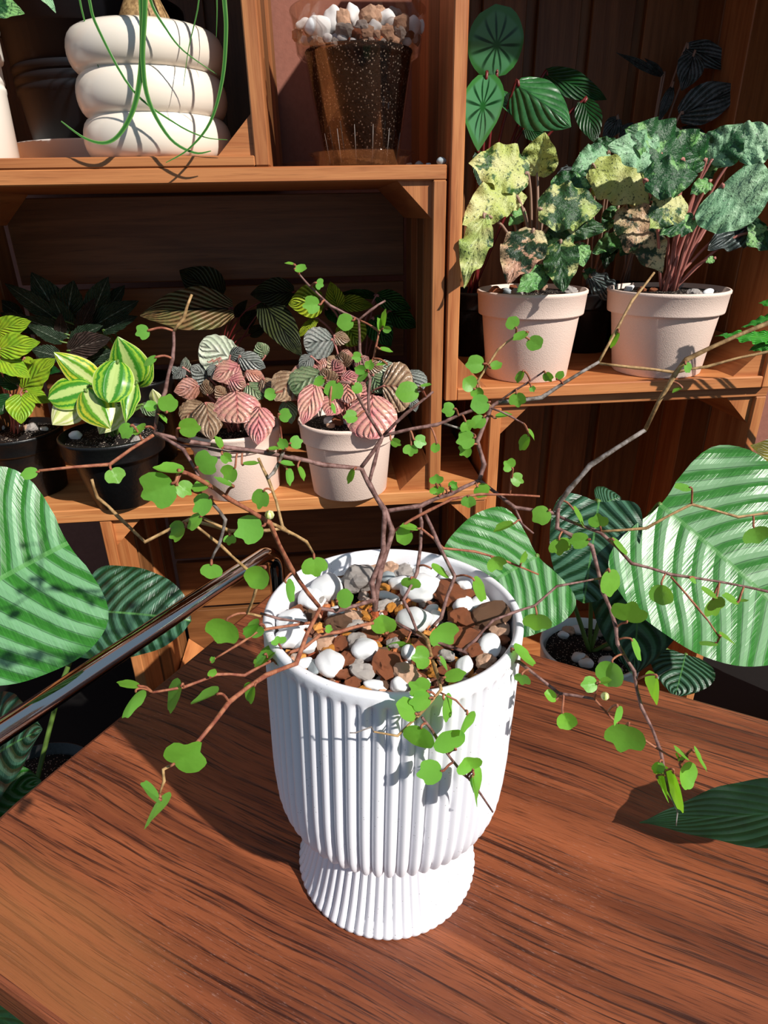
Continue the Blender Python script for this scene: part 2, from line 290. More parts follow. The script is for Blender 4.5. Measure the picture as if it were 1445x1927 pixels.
# ------------------------------------------------------------------ geometry helpers
def smooth_path(pts, sub=3):
    if len(pts) < 3: return pts
    o = []
    for i in range(len(pts) - 1):
        p0 = pts[max(i - 1, 0)]; p1 = pts[i]; p2 = pts[i + 1]; p3 = pts[min(i + 2, len(pts) - 1)]
        for k in range(sub):
            t = k / sub
            o.append(0.5 * ((2 * p1) + (p2 - p0) * t + (2 * p0 - 5 * p1 + 4 * p2 - p3) * t * t + (3 * p1 - p0 - 3 * p2 + p3) * t ** 3))
    o.append(pts[-1]); return o
class MB:
    def __init__(s): s.v = []; s.f = []; s.uv = []; s.mi = []
    def face(s, idx, uv=None, mi=0):
        s.f.append(tuple(idx)); s.uv.append(uv or [(0.5, 0.5)] * len(idx)); s.mi.append(mi)
    def tube(s, pts, r, seg=6, mi=0, cap=True, nodes=None):
        n = len(pts); b = len(s.v)
        rr = r if isinstance(r, (list, tuple)) else [r] * n
        T = (pts[1] - pts[0]).normalized(); N = T.orthogonal().normalized()
        for i in range(n):
            t = (pts[min(i + 1, n - 1)] - pts[max(i - 1, 0)])
            t = t.normalized() if t.length > 1e-9 else T
            N = (N - t * N.dot(t)); N = N.normalized() if N.length > 1e-6 else t.orthogonal().normalized()
            Bn = t.cross(N)
            for k in range(seg):
                a = 2 * math.pi * k / seg; s.v.append(pts[i] + (N * math.cos(a) + Bn * math.sin(a)) * rr[i])
        for i in range(n - 1):
            for k in range(seg):
                a = b + i * seg + k; c = b + i * seg + (k + 1) % seg
                s.face((a, c, c + seg, a + seg), None, mi)
        if cap:
            s.face([b + k for k in reversed(range(seg))], None, mi); s.face([b + (n - 1) * seg + k for k in range(seg)], None, mi)
    def lathe(s, prof, seg=40, org=Vector((0, 0, 0)), rot=None, rfn=None, mi=0):
        b = len(s.v); n = len(prof)
        for i, (r, z) in enumerate(prof):
            for k in range(seg):
                a = 2 * math.pi * k / seg; q = r + (rfn(i, a) if rfn else 0.0); p = Vector((q * math.cos(a), q * math.sin(a), z))
                s.v.append(org + (rot @ p if rot else p))
        for i in range(n - 1):
            for k in range(seg):
                a = b + i * seg + k; c = b + i * seg + (k + 1) % seg
                s.face((a, c, c + seg, a + seg), [(k / seg, i / n), ((k + 1) / seg, i / n), ((k + 1) / seg, (i + 1) / n), (k / seg, (i + 1) / n)], mi)
        for i, rev in ((0, True), (n - 1, False)):
            if prof[i][0] > 1e-5 and prof[i][0] < 0:
                pass
        if prof[0][0] > 1e-6: s.face([b + k for k in reversed(range(seg))], None, mi)
        if prof[-1][0] > 1e-6: s.face([b + (n - 1) * seg + k for k in range(seg)], None, mi)
    def leaf(s, base, tip, wr, face, prof='ovate', cord=0.0, arch=0.06, fold=0.0, wave=0.0, wf=3.0, cup=0.0, nu=8, nv=12, mi=0, twist=0.0, flip=False, ridge=0.0, rn=5.0, rk=0.5):
        Y = tip - base; L = Y.length; Y.normalize(); Z = (face - Y * face.dot(Y)); Z = Z.normalized() if Z.length > 1e-6 else Y.orthogonal().normalized(); X = Y.cross(Z)
        W = L * wr / 2; b = len(s.v); ph = R.random() * 6.3; GU = []
        for j in range(nv + 1):
            t = j / nv
            if prof == 'ovate': h = math.sin(math.pi * min(1, (0.06 + 0.94 * t)) ** 0.78) ** 0.85 if t < 1 else 0
            elif prof == 'lance': h = math.sin(math.pi * (0.04 + 0.96 * t) ** 0.85) ** 1.15 if t < 1 else 0
            elif prof == 'cord': h = (max(0.0, 1 - ((t - 0.36) / 0.64) ** 2) ** 0.62 if t > 0.36 else math.sqrt(max(0, 1 - ((0.36 - t) / 0.375) ** 2))) if t < 1 else 0
            else: h = math.sqrt(max(0, 1 - (2 * (0.03 + 0.97 * t) - 1) ** 2))
            h = max(h, 0.02)
            for i in range(nu + 1):
                u = 2 * i / nu - 1; a = abs(u)
                x = u * h * W; y = L * (t - cord * (a * h) ** 2 * (1 - t) ** 2)
                z = arch * L * 4 * t * (1 - t) + fold * a * h * W - cup * W * a * a * h + wave * L * math.sin(wf * 2 * math.pi * t + ph + (1.3 if u > 0 else 0)) * a ** 1.5 * (0.4 + 0.6 * math.sin(math.pi * t))
                if ridge: z += ridge * W * h * (0.15 + min(1, a * 2.2)) * math.cos(2 * math.pi * rn * (t - rk * a ** 0.85))
                if twist: 
                    ang = twist * t; x, z = x * math.cos(ang) - z * math.sin(ang), x * math.sin(ang) + z * math.cos(ang)
                s.v.append(base + X * x + Y * y + Z * z); GU.append((0.5 + 0.5 * x / W, (1 - y / L) if flip else y / L))
        q = (lambda j: 1 - j / nv) if flip else (lambda j: j / nv)
        for j in range(nv):
            for i in range(nu):
                a = b + j * (nu + 1) + i
                ids = (a, a + 1, a + nu + 2, a + nu + 1); s.face(ids, [GU[d - b] for d in ids] if prof == 'cord' else [(i / nu, q(j)), ((i + 1) / nu, q(j)), ((i + 1) / nu, q(j + 1)), (i / nu, q(j + 1))], mi)
    def polar(s, base, tip, wr, face, lobes=3, lob=0.10, notch=0.16, fold=0.0, seg=30, rings=3, mi=0):
        Y = tip - base; L = Y.length; Y.normalize(); Z = (face - Y * face.dot(Y)); Z = Z.normalized() if Z.length > 1e-6 else Y.orthogonal().normalized(); X = Y.cross(Z)
        ph = R.uniform(-0.2, 0.2); b = len(s.v); c0 = base + Y * (L * 0.52); cup = R.uniform(-0.10, 0.16); s.v.append(c0)
        def rr(a):      # a measured from the tip direction
            q = abs((a + math.pi) % (2 * math.pi) - math.pi)
            q2 = abs((a + ph + math.pi) % (2 * math.pi) - math.pi); w_ = 1 - 0.4 * lob + lob * (math.cos(5.4 * q2) if q2 < 1.16 else 1 - 0.35 * (q2 - 1.16)) + 0.015 * math.cos(11 * a)
            return w_ * (1 - notch * max(0, 1 - abs(q - math.pi) / 0.55))
        for k in range(1, rings + 1):
            f = k / rings
            for i in range(seg):
                a = 2 * math.pi * i / seg; q = rr(a) * f if k == rings else (1 - f) * f + rr(a) * f * f
                x = math.sin(a) * q * L * 0.5 * wr; y = math.cos(a) * q * L * 0.5
                z = (fold * abs(x) + cup * (x * x + y * y) / (L * 0.5))
                s.v.append(c0 + X * x + Y * y + Z * z)
        def uvf(i, k):
            a = 2 * math.pi * i / seg; f = k / rings; return (0.5 + 0.5 * math.sin(a) * f, 0.5 + 0.5 * math.cos(a) * f)
        for i in range(seg):
            j = (i + 1) % seg; s.face((b, b + 1 + i, b + 1 + j), [(0.5, 0.5), uvf(i, 1), uvf(j, 1)], mi)
            for k in range(rings - 1):
                p = b + 1 + k * seg; s.face((p + i, p + seg + i, p + seg + j, p + j), [uvf(i, k + 1), uvf(i, k + 2), uvf(j, k + 2), uvf(j, k + 1)], mi)
WL = {}
def link(name, data, parent, wloc):
    o = bpy.data.objects.new(name, data); COL.objects.link(o); WL[o.name] = Vector(wloc)
    if parent: o.parent = parent; o.location = Vector(wloc) - WL[parent.name]
    else: o.location = wloc
    return o
def build(mb, name, mats, parent=None, smooth=True, label=None, origin=None):
    if not isinstance(mats, (list, tuple)): mats = [mats]
    c = origin if origin is not None else sum(mb.v, Vector()) / len(mb.v)
    me = bpy.data.meshes.new(name); me.from_pydata([tuple(p - c) for p in mb.v], [], mb.f)
    for m in mats: me.materials.append(m)
    uv = me.uv_layers.new(name='UVMap'); flat = [q for f in mb.uv for pr in f for q in pr]; uv.data.foreach_set('uv', flat)
    me.polygons.foreach_set('material_index', mb.mi); me.polygons.foreach_set('use_smooth', [smooth] * len(mb.f)); me.update()
    o = link(name, me, parent, c)
    if label: o['label'] = label
    return o
def tag(o, label, cat, group=None):
    o['label'] = label; o['category'] = cat
    if group: o['group'] = group
    return o
def thing(name, label, cat, loc, group=None):
    o = bpy.data.objects.new(name, None); o.empty_display_size = 0.02; COL.objects.link(o); o.location = loc; WL[o.name] = Vector(loc); return tag(o, label, cat, group)
def board(name, mat, parent, a, b, frame='shelf', bev=0.0012, label=None, slope=None):
    # box between shelf-frame corners a and b; grain runs along its longest side
    d = [abs(b[i] - a[i]) for i in range(3)]; c = Vector([(a[i] + b[i]) / 2 for i in range(3)]); ax = d.index(max(d))
    bm = bmesh.new(); bmesh.ops.create_cube(bm, size=1.0)
    for v in bm.verts: v.co = Vector((v.co.x * d[0], v.co.y * d[1], v.co.z * d[2]))
    bmesh.ops.bevel(bm, geom=bm.edges[:], offset=min(bev, min(d) * 0.2), segments=1, affect='EDGES')
    uv = bm.loops.layers.uv.new('UVMap'); o2 = [i for i in range(3) if i != ax]
    for f in bm.faces:
        nrm = f.normal; use = max(o2, key=lambda i: -abs(nrm[i])); 
        for l in f.loops:
            l[uv].uv = (l.vert.co[ax], l.vert.co[use] + (0.31 if use == o2[1] else 0)) if abs(nrm[ax]) < 0.7 else (l.vert.co[o2[0]] * 0.4, l.vert.co[o2[1]])
    me = bpy.data.meshes.new(name); bm.to_mesh(me); bm.free(); me.materials.append(mat)
    if frame == 'shelf': o = link(name, me, parent, sh(*c)); o.rotation_euler = SM.to_euler()
    else: o = link(name, me, parent, c)
    if label: o['label'] = label
    return o
def prism(name, mat, parent, tri, v0, v1):
    mb = MB()
    for v in (v0, v1):
        for (u, w_) in tri: mb.v.append(sh(u, v, w_))
    mb.face((0, 1, 2), [(0, 0), (0.035, 0), (0, 0.035)]); mb.face((5, 4, 3), [(0, 0), (0.035, 0), (0, 0.035)])
    for i in range(3): j = (i + 1) % 3; mb.face((i, i + 3, j + 3, j), [(0, 0.1 * i), (0.2, 0.1 * i), (0.2, 0.1 * i + 0.03), (0, 0.1 * i + 0.03)])
    return build(mb, name, mat, parent, False)

# ------------------------------------------------------------------ setting
def slab(name, a, b, mat):
    o = board(name, mat, None, a, b, 'world'); o['kind'] = 'structure'; return o
FLOOR = -0.36
slab('floor', (-4.0, -2.5, FLOOR - 0.05), (4.0, 2.2, FLOOR), M['floor'])
wb = board('wall_back', M['wall'], None, (-3.5, 0.425, -0.46), (3.5, 0.47, 2.2)); wb['kind'] = 'structure'

# ------------------------------------------------------------------ table
TC = Vector((-0.122, 0.657, 0)); TD = Vector((0.896, -0.445, 0)).normalized(); TN = Vector((-0.445, -0.896, 0)).normalized()
def make_table():
    root = thing('table', 'dark red-brown wooden table with heavy grain and rounded corner under the white fluted pot', 'table', TC + TD * 0.5 + TN * 0.22 + Vector((0, 0, FLOOR)))
    LN, WD, TH = 1.25, 0.438, 0.034; out = []
    def corner(cx, cy, r, a0):
        for k in range(9): a = a0 + k / 8 * math.pi / 2; out.append((cx + r * math.cos(a), cy + r * math.sin(a)))
    r1 = 0.088; rs = 0.012
    corner(r1 * 1.0, WD - r1, r1, math.pi / 2); out.reverse() if False else None
    pts = []
    for (cx, cy, r, a0) in ((rs, rs, rs, math.pi), (LN - rs, rs, rs, 1.5 * math.pi), (LN - rs, WD - rs, rs, 0), (r1, WD - r1, r1, math.pi / 2)):
        for k in range(9): a = a0 + k / 8 * math.pi / 2; pts.append((cx + r * math.cos(a), cy + r * math.sin(a)))
    mb = MB(); n = len(pts); ctr = (LN / 2, WD / 2)
    rings = [(0.004, -TH), (0.0, -TH + 0.004), (0.0, -0.004), (0.0012, -0.0012), (0.004, 0.0)]
    def ins(p, d):
        return (p[0] + (ctr[0] - p[0]) * d / ctr[0], p[1] + (ctr[1] - p[1]) * d / ctr[1])
    for d, z in rings:
        for p in pts: q = ins(p, d); mb.v.append(TC + TD * q[0] + TN * q[1] + Vector((0, 0, z)))
    for i in range(len(rings) - 1):
        for k in range(n):
            j = (k + 1) % n; a, b = i * n + k, i * n + j; p, q = pts[k], pts[j]
            mb.face((a, a + n, b + n, b), [(p[0] + p[1] * .3, 0.9 + i * .02), (p[0] + p[1] * .3, 0.9 + i * .02 + .02), (q[0] + q[1] * .3, 0.9 + i * .02 + .02), (q[0] + q[1] * .3, 0.9 + i * .02)])
    mb.face([4 * n + k for k in reversed(range(n))], [pts[k] for k in reversed(range(n))]); mb.face([k for k in range(n)], [pts[k] for k in range(n)])
    o = build(mb, 'tabletop', M['table'], root, False)
    for (a, b) in ((0.07, 0.06), (LN - 0.07, 0.06), (0.10, WD - 0.08), (LN - 0.07, WD - 0.06)):
        c = TC + TD * a + TN * b; mb = MB(); mb.tube([Vector((c.x, c.y, FLOOR)), Vector((c.x, c.y, -TH + 0.0005))], 0.02, 14); build(mb, 'leg', M['bucket'], root)
make_table()

# ------------------------------------------------------------------ crates
T = 0.0145
def crate(name, label, u0, u1, w0, w1, d, v0=0.0, floor=True, top=True, back='h', nb=4, mat='crate', blocks=('tl', 'tr', 'bl', 'br'), ns=4, ft=T, gap=0.002):
    root = thing(name, label, 'crate', sh((u0 + u1) / 2, v0 + d / 2, w0), 'stacked wooden crates'); m = M[mat]
    wl = w0 + (ft if floor else 0); wh = w1 - (T if top else 0)
    if top: board('top_board', m, root, (u0, v0, w1 - T), (u1, v0 + d, w1))
    if floor: board('base_board', m, root, (u0 + T, v0, w0), (u1 - T, v0 + d, w0 + ft))
    for s in (0, 1):
        a, b = (u0, u0 + T) if s == 0 else (u1 - T, u1)
        board('post', m, root, (a, v0, w0 if floor else wl), (b, v0 + 0.03, wh))
        span = d - 0.03 - 0.012; sw = span / ns; k0, k1 = (a + 0.003, b - 0.003)
        for i in range(ns):
            y = v0 + 0.03 + i * sw; board('side_slat', M['crate_shaded'] if i % 2 else m, root, (k0, y + gap * 0.5, w0 + 0.001), (k1, y + sw - gap * 0.5, wh))
    y0, y1 = v0 + d - 0.011, v0 + d
    if back == 'h':
        sw = (wh - wl) / nb
        for i in range(nb): board('back_slat', M['crate_shaded'], root, (u0 + T, y0, wl + i * sw + 0.004), (u1 - T, y1, wl + (i + 1) * sw - 0.004))
    else:
        sw = (u1 - u0 - 2 * T) / nb
        for i in range(nb):
            board('back_slat', M['crate_shaded'], root, (u0 + T + i * sw + (0.008 if i else -0.011), y0, wl), (u0 + T + (i + 1) * sw - (0.008 if i < nb - 1 else -0.011), y1, wh))
            if i: board('back_batten', M['crate_shaded'], root, (u0 + T + i * sw - 0.016, y1 + 0.0006, wl), (u0 + T + i * sw + 0.016, y1 + 0.0085, wh))
    S = 0.037; a, b = u0 + T, u1 - T
    if 'tl' in blocks: prism('corner_block', m, root, [(a, wh), (a + S, wh), (a, wh - S)], v0 + 0.006, v0 + d - 0.012)
    if 'tr' in blocks: prism('corner_block', m, root, [(b, wh), (b, wh - S), (b - S, wh)], v0 + 0.006, v0 + d - 0.012)
    if 'bl' in blocks: prism('corner_block', m, root, [(a, wl), (a, wl + S), (a + S, wl)], v0 + 0.006, v0 + d - 0.012)
    if 'br' in blocks: prism('corner_block', m, root, [(b, wl), (b - S, wl), (b, wl + S)], v0 + 0.006, v0 + d - 0.012)
    return root
PT = 0.011                                                      # top of the long plank
crate('wooden_crate', 'lowest orange wood crate at left under the long plank, behind the chrome tube', -0.3576, 0.134, -0.418, -0.0065, 0.26, top=False, nb=4, gap=0.007)
pl = thing('wooden_plank', 'long orange wooden plank under the small potted plants at left', 'plank', sh(-0.2, 0.13, -0.0063))
board('plank_board', M['plank'], pl, (-0.52, -0.002, -0.0062), (0.134, 0.26, PT))
crate('wooden_crate', 'orange wood crate with dark interior around the small pink and lime plants', -0.50, 0.0728, PT + 0.0003, 0.3805, 0.26, floor=False, nb=3, blocks=('tr', 'br', 'tl'))
crate('wooden_crate', 'upper left orange crate holding the cream bubble pot and black bucket', -0.52, -0.1105, 0.381, 0.80, 0.41, back='v', nb=5, ft=0.0098, blocks=('br', 'bl'))
crate('wooden_crate', 'tall right crate with vertical back slats holding two beige pots', 0.0765, 0.495, 0.1275, 0.72, 0.33, back='v', nb=5, ns=4, blocks=('bl', 'br'))
crate('wooden_crate', 'lower right crate with black interior behind the big striped leaves', 0.1365, 0.50, -0.418, 0.127, 0.30, v0=0.012, back='v', nb=4, blocks=('tl', 'tr'))

# ------------------------------------------------------------------ chrome rail
def rail():
    root = thing('tube_rail', 'bent chrome steel tube running beside the left table edge', 'rail', (-0.30, 0.38, FLOOR)); mb = MB()
    b = at_z(492, 1047, 0.03); a = at_z(0, 1378, 0.03); d = (b - a).normalized(); a2 = a - d * 0.10; pts = []
    side = Vector((d.y, -d.x, 0))
    def bend(p, q, r, n=8):
        # quarter turn from level direction q down to the floor, starting at p
        return [p + q * (r * math.sin(k / n * math.pi / 2)) + Vector((0, 0, -r * (1 - math.cos(k / n * math.pi / 2)))) for k in range(n + 1)]
    e1 = bend(b, d, 0.026); e0 = bend(a2, -d, 0.026)
    pts = [Vector((e0[-1].x, e0[-1].y, FLOOR))] + list(reversed(e0)) + [a, (a + b) / 2] + e1 + [Vector((e1[-1].x, e1[-1].y, FLOOR))]
    mb.tube(pts, 0.0098, 20); build(mb, 'tube', M['chrome'], root)
    for p in (pts[0], pts[-1]):
        mb = MB(); mb.lathe([(0.0105, 0), (0.013, 0.002), (0.013, 0.014), (0.0105, 0.016)], 18, Vector((p.x, p.y, FLOOR))); build(mb, 'rubber_foot', M['blackpot'], root)
rail()

# ------------------------------------------------------------------ pebbles
def rock_mesh(seed, sub, rough, mat, sharp=0.0):
    bm = bmesh.new(); bmesh.ops.create_icosphere(bm, subdivisions=sub, radius=1.0)
    off = Vector((seed * 7.1, seed * 3.3, seed * 1.7))
    for v in bm.verts:
        n = v.co.normalized(); k = 1 + rough * mnoise.noise(n * 1.1 + off) + sharp * mnoise.noise(n * 3.5 + off)
        v.co = n * k
    for f in bm.faces: f.smooth = sharp < 0.15
    me = bpy.data.meshes.new('pebble'); bm.to_mesh(me); bm.free(); me.materials.append(mat); return me
ROCK = {}
for kind, m in ST.items():
    sm = kind in ('white', 'blue')
    ROCK[kind] = [rock_mesh(i + 1 + len(kind) * 3, 3, 0.30 if sm else 0.45, m, 0.03 if sm else 0.2) for i in range(4)]
def pebble(parent, kind, p, size, name='pebble', label=None, rot=None):
    o = link(name, R.choice(ROCK[kind]), parent, p); o.scale = size; o.rotation_euler = rot or (R.uniform(-.35, .35), R.uniform(-.35, .35), R.uniform(-.6, .6))
    if label: o['label'] = label
    return o
PEBLAB = {'white': 'smooth white pebble', 'gray': 'rough gray stone', 'tan': 'tan stone', 'brown': 'rough brown lava stone', 'rust': 'rust-red lava stone', 'amber': 'amber gravel chip', 'blue': 'bluish gray pebble'}

# ------------------------------------------------------------------ main fluted pot and wire plant
PC = Vector((0.0020, 0.3010, 0.0))
main = thing('potted_wire_plant', 'white fluted footed pot on the table with a wiry small-leaved plant', 'potted plant', PC)
def fluted():
    Rr = 0.0722; tilt = Matrix.Rotation(rad(0.9), 3, 'Y'); NR = 62; prof = []; amp = []
    def add(r, z, a): prof.append((r, z)); amp.append(a)
    add(0.02, 0.0, 0); add(0.0585, 0.0, 0); add(0.0604, 0.0012, 0.0004)
    for k in range(9):
        t = k / 8; add(0.0602 - 0.0145 * (t ** 0.75), 0.003 + 0.0565 * t, 0.0010)
    add(0.0450, 0.0610, 0.0008)
    add(0.0520, 0.0612, 0.0006); add(0.0575, 0.0615, 0.0015)
    for r, z in ((0.0612, 0.0622), (0.0636, 0.0636), (0.0659, 0.0660), (0.0679, 0.0694), (0.0695, 0.0738), (0.0706, 0.0790), (0.0710, 0.0855), (0.0717, 0.0940), (0.0721, 0.1060), (0.0722, 0.125), (0.0722, 0.145), (0.0722, 0.165), (0.0722, 0.183)): add(r, z, 0.0017)
    add(Rr, 0.1875, 0.0016); add(Rr, 0.1900, 0.0012); add(Rr, 0.1915, 0.0007); add(Rr, 0.1926, 0.0002); add(Rr, 0.1935, 0)
    for k in range(7): a = math.pi * k / 6; add(Rr - 0.0026 + 0.0026 * math.cos(a), 0.1972 + 0.0028 * math.sin(a), 0)
    for z in (0.192, 0.18, 0.168): add(Rr - 0.0056, z, 0)
    add(0.02, 0.167, 0)
    def rfn(i, a):
        g = abs(math.sin(NR * a / 2)); return -amp[i] * (1 - g ** 0.75) * 2.0 if amp[i] else 0.0
    mb = MB(); mb.lathe(prof, NR * 10, PC, tilt, rfn); o = build(mb, 'pot', M['white_pot'], main)
    return o
fluted()
SOILZ = 0.1835
PC2 = PC + Vector((0.0031, 0, 0))
mb = MB(); mb.lathe([(0.0, 0.0), (0.062, 0.0)], 40, PC2 + Vector((0, 0, SOILZ - 0.004))); mb.lathe([(0.066, 0.0), (0.066, 0.008), (0.0, 0.009)], 40, PC2 + Vector((0, 0, SOILZ - 0.0095)))
soilo = build(mb, 'soil', M['soil'], main)
def gravel(parent, c, r, n, s0, s1, z):
    mb = MB(); ico = bmesh.new(); bmesh.ops.create_icosphere(ico, subdivisions=1, radius=1.0); ico.verts.ensure_lookup_table()
    vs = [v.co.copy() for v in ico.verts]; fs = [[v.index for v in f.verts] for f in ico.faces]; ico.free()
    for k in range(n):
        a = R.random() * 6.283; q = r * math.sqrt(R.random()); p = c + Vector((q * math.cos(a), q * math.sin(a), z + R.uniform(-0.001, 0.0015))); b = len(mb.v)
        s = Vector((R.uniform(s0, s1), R.uniform(s0, s1), R.uniform(s0, s1) * 0.8)); mr = Matrix.Rotation(R.random() * 6, 3, 'Z') @ Matrix.Rotation(R.random() * 6, 3, 'X')
        for v in vs: mb.v.append(p + mr @ Vector((v.x * s.x * R.uniform(.8, 1.2), v.y * s.y * R.uniform(.8, 1.2), v.z * s.z)))
        for f in fs: mb.face([b + i for i in f])
    o = build(mb, 'gravel', M['gravel'], parent, False); o['kind'] = 'stuff'; return o
gravel(soilo, PC2, 0.0625, 520, 0.0022, 0.0048, SOILZ + 0.001)
PEB = [('white', 415, 345, 130, 150), ('white', 245, 360, 105, 150), ('white', 215, 515, 130, 110), ('white', 235, 590, 120, 100), ('white', 425, 712, 120, 160), ('white', 605, 650, 120, 130), ('white', 850, 500, 150, 120),
 ('white', 880, 345, 165, 130), ('white', 780, 310, 90, 70), ('white', 955, 480, 55, 90), ('white', 945, 428, 60, 40), ('white', 1100, 425, 90, 85), ('white', 1190, 412, 85, 100), ('white', 1120, 310, 60, 60), ('white', 1228, 628, 100, 110),
 ('white', 1105, 715, 70, 120), ('white', 660, 812, 100, 45), ('white', 780, 812, 80, 80), ('blue', 718, 275, 66, 66), ('gray', 545, 515, 90, 50), ('white', 720, 368, 110, 45), ('white', 465, 455, 80, 70), ('white', 375, 280, 110, 55),
 ('white', 430, 232, 75, 60), ('white', 500, 240, 70, 75), ('white', 300, 705, 60, 85), ('blue', 355, 722, 60, 85), ('white', 312, 620, 90, 75), ('white', 262, 485, 130, 60), ('white', 830, 655, 65, 70), ('white', 905, 235, 70, 95),
 ('gray', 805, 225, 80, 100), ('white', 850, 190, 60, 50), ('gray', 575, 305, 145, 130), ('gray', 340, 380, 75, 130), ('gray', 560, 600, 88, 78), ('gray', 597, 755, 108, 75), ('gray', 752, 605, 60, 60), ('gray', 695, 408, 75, 40), ('tan', 402, 600, 90, 85),
 ('gray', 1012, 662, 75, 50), ('gray', 1030, 515, 50, 40), ('tan', 600, 222, 120, 75), ('tan', 733, 215, 80, 80), ('tan', 520, 212, 70, 45), ('brown', 1250, 490, 190, 110), ('tan', 1290, 545, 90, 75), ('tan', 1215, 692, 75, 95), ('tan', 820, 778, 125, 95), ('brown', 335, 480, 75, 65),
 ('rust', 1020, 365, 120, 140), ('rust', 1092, 490, 108, 110), ('rust', 1130, 372, 80, 60), ('rust', 1080, 588, 170, 85), ('rust', 1152, 642, 85, 65), ('rust', 720, 722, 118, 140), ('rust', 515, 682, 66, 100), ('tan', 550, 468, 80, 60), ('brown', 482, 298, 60, 65),
 ('rust', 265, 447, 70, 55), ('brown', 290, 430, 50, 45), ('rust', 482, 608, 80, 60), ('brown', 470, 505, 110, 75), ('rust', 500, 760, 80, 50), ('rust', 547, 796, 76, 46), ('rust', 770, 562, 115, 40), ('rust', 640, 560, 88, 48), ('rust', 900, 602, 95, 55),
 ('rust', 1302, 585, 55, 65), ('rust', 962, 645, 66, 46), ('rust', 870, 772, 76, 55), ('amber', 602, 405, 68, 38), ('amber', 735, 418, 42, 42), ('amber', 415, 628, 60, 48), ('amber', 602, 826, 78, 30), ('amber', 845, 625, 42, 36), ('amber', 662, 612, 48, 34),
 ('amber', 700, 330, 50, 44), ('amber', 782, 436, 40, 60), ('amber', 515, 547, 48, 22), ('amber', 948, 748, 50, 42), ('amber', 592, 460, 78, 40), ('gray', 560, 700, 60, 40), ('brown', 690, 640, 60, 40), ('blue', 970, 320, 55, 70), ('white', 1010, 280, 70, 50), ('gray', 1060, 240, 60, 50), ('white', 960, 225, 55, 55), ('rust', 880, 690, 60, 50), ('gray', 640, 180, 60, 40), ('tan', 680, 185, 55, 40), ('brown', 705, 805, 55, 40), ('rust', 1010, 735, 60, 45)]
for kind, x, y, wd, ht in PEB:
    p = at_z(*px('E', x, y), SOILZ + 0.0075); zc = (p.y * cP - (p.z - CAM.z) * sP); k = zc / FPX / 2.676 / 2
    sx = wd * k * 1.2; sy = ht * k * 1.4; s3 = min(sx, sy) * 0.75
    q = p - PC2; q.z = 0
    lim = 0.0655 - max(sx, sy) * 0.9
    if q.length > lim: q = q * (lim / q.length); p = Vector((PC2.x + q.x, PC2.y + q.y, p.z))
    p.z = SOILZ + 0.0035 + s3 * 0.7 
    pebble(soilo, kind, p, (sx, sy, s3), label=PEBLAB[kind])

# ---- branches: pixel nodes, forward distance at start (None = take it from the nearest earlier branch) and end
BR = []
segs = []            # (px, py, fwd, branch index) dense samples
def nearest(x, y, lim=None):
    best = None
    for s in segs:
        d = (s[0] - x) ** 2 + (s[1] - y) ** 2
        if best is None or d < best[0]: best = (d, s)
    return best[1]
def branch(pts, y1, y0=None, r0=0.0016, r1=0.0011, mat='twig', name='branch', jit=0.6):
    if y0 is None: y0 = nearest(*pts[0])[2]
    ln = [0.0]
    for i in range(1, len(pts)): ln.append(ln[-1] + math.dist(pts[i], pts[i - 1]))
    r0 *= 0.66; r1 *= 0.66; P3 = [at_y(p[0], p[1], y0 + (y1 - y0) * (l / ln[-1])) for p, l in zip(pts, ln)]
    idx = len(BR); n = len(P3)
    for i in range(len(pts) - 1):
        for k in range(8):
            t = k / 8; l = ln[i] + (ln[i + 1] - ln[i]) * t
            segs.append((pts[i][0] + (pts[i + 1][0] - pts[i][0]) * t, pts[i][1] + (pts[i + 1][1] - pts[i][1]) * t, y0 + (y1 - y0) * l / ln[-1], idx))
    segs.append((pts[-1][0], pts[-1][1], y1, idx))
    path = []; rr = []
    for i in range(n - 1):
        L = (P3[i + 1] - P3[i]).length; k = max(2, int(L / 0.012)); bow = Vector((R.uniform(-1, 1), R.uniform(-.4, .4), R.uniform(-.3, 1))) * L * 0.03
        for j in range(k):
            t = j / k; path.append(P3[i].lerp(P3[i + 1], t) + bow * math.sin(math.pi * t)); f = (ln[i] + (ln[i + 1] - ln[i]) * t) / ln[-1]
            rr.append((r0 + (r1 - r0) * f) * (1.28 if j == 0 and i > 0 else 1.0))
    path.append(P3[-1]); rr.append(r1)
    mb = MB(); mb.tube(path, rr, 7); o = build(mb, name, M[mat], main); BR.append(o); return o
k_ = 0.001
branch([(705, 1150), (718, 1062), (738, 999), (725, 962), (694, 910), (680, 882)], .330, .300, .0024, .0020, name='stem')
branch([(706, 1145), (699, 1096), (721, 1036), (723, 980), (722, 958)], .318, .300, .0022, .0018, name='stem')
branch([(680, 882), (607, 875), (552, 862), (504, 853), (429, 843), (360, 832), (290, 815)], .300, None, .0019, .0014)
branch([(535, 857), (500, 851), (429, 852), (340, 838), (300, 822)], .303, None, .0012, .0009)
branch([(290, 814), (298, 768), (311, 737), (325, 675), (327, 623)], .312, None, .0014, .0011)
branch([(327, 623), (346, 599), (361, 554)], .315, None, .0012, .0009, 'twig_tan')
branch([(290, 818), (207, 874), (73, 886)], .275, None, .0013, .0010, 'twig_red')
branch([(290, 815), (345, 846), (374, 896)], .285, None, .0013, .0011)
branch([(600, 1141), (546, 1066), (508, 984), (432, 940), (367, 898), (335, 885)], .215, .280, .0017, .0011, 'twig_red')
branch([(508, 984), (531, 995), (576, 1019), (590, 1042)], .268, None, .0012, .0009, 'twig_tan')
branch([(532, 995), (497, 999), (432, 999), (381, 975)], .245, .262, .0011, .0010, 'twig_tan')
branch([(432, 999), (356, 978), (273, 1020), (221, 971), (183, 936), (173, 902)], .240, None, .0012, .0009, 'twig_tan')
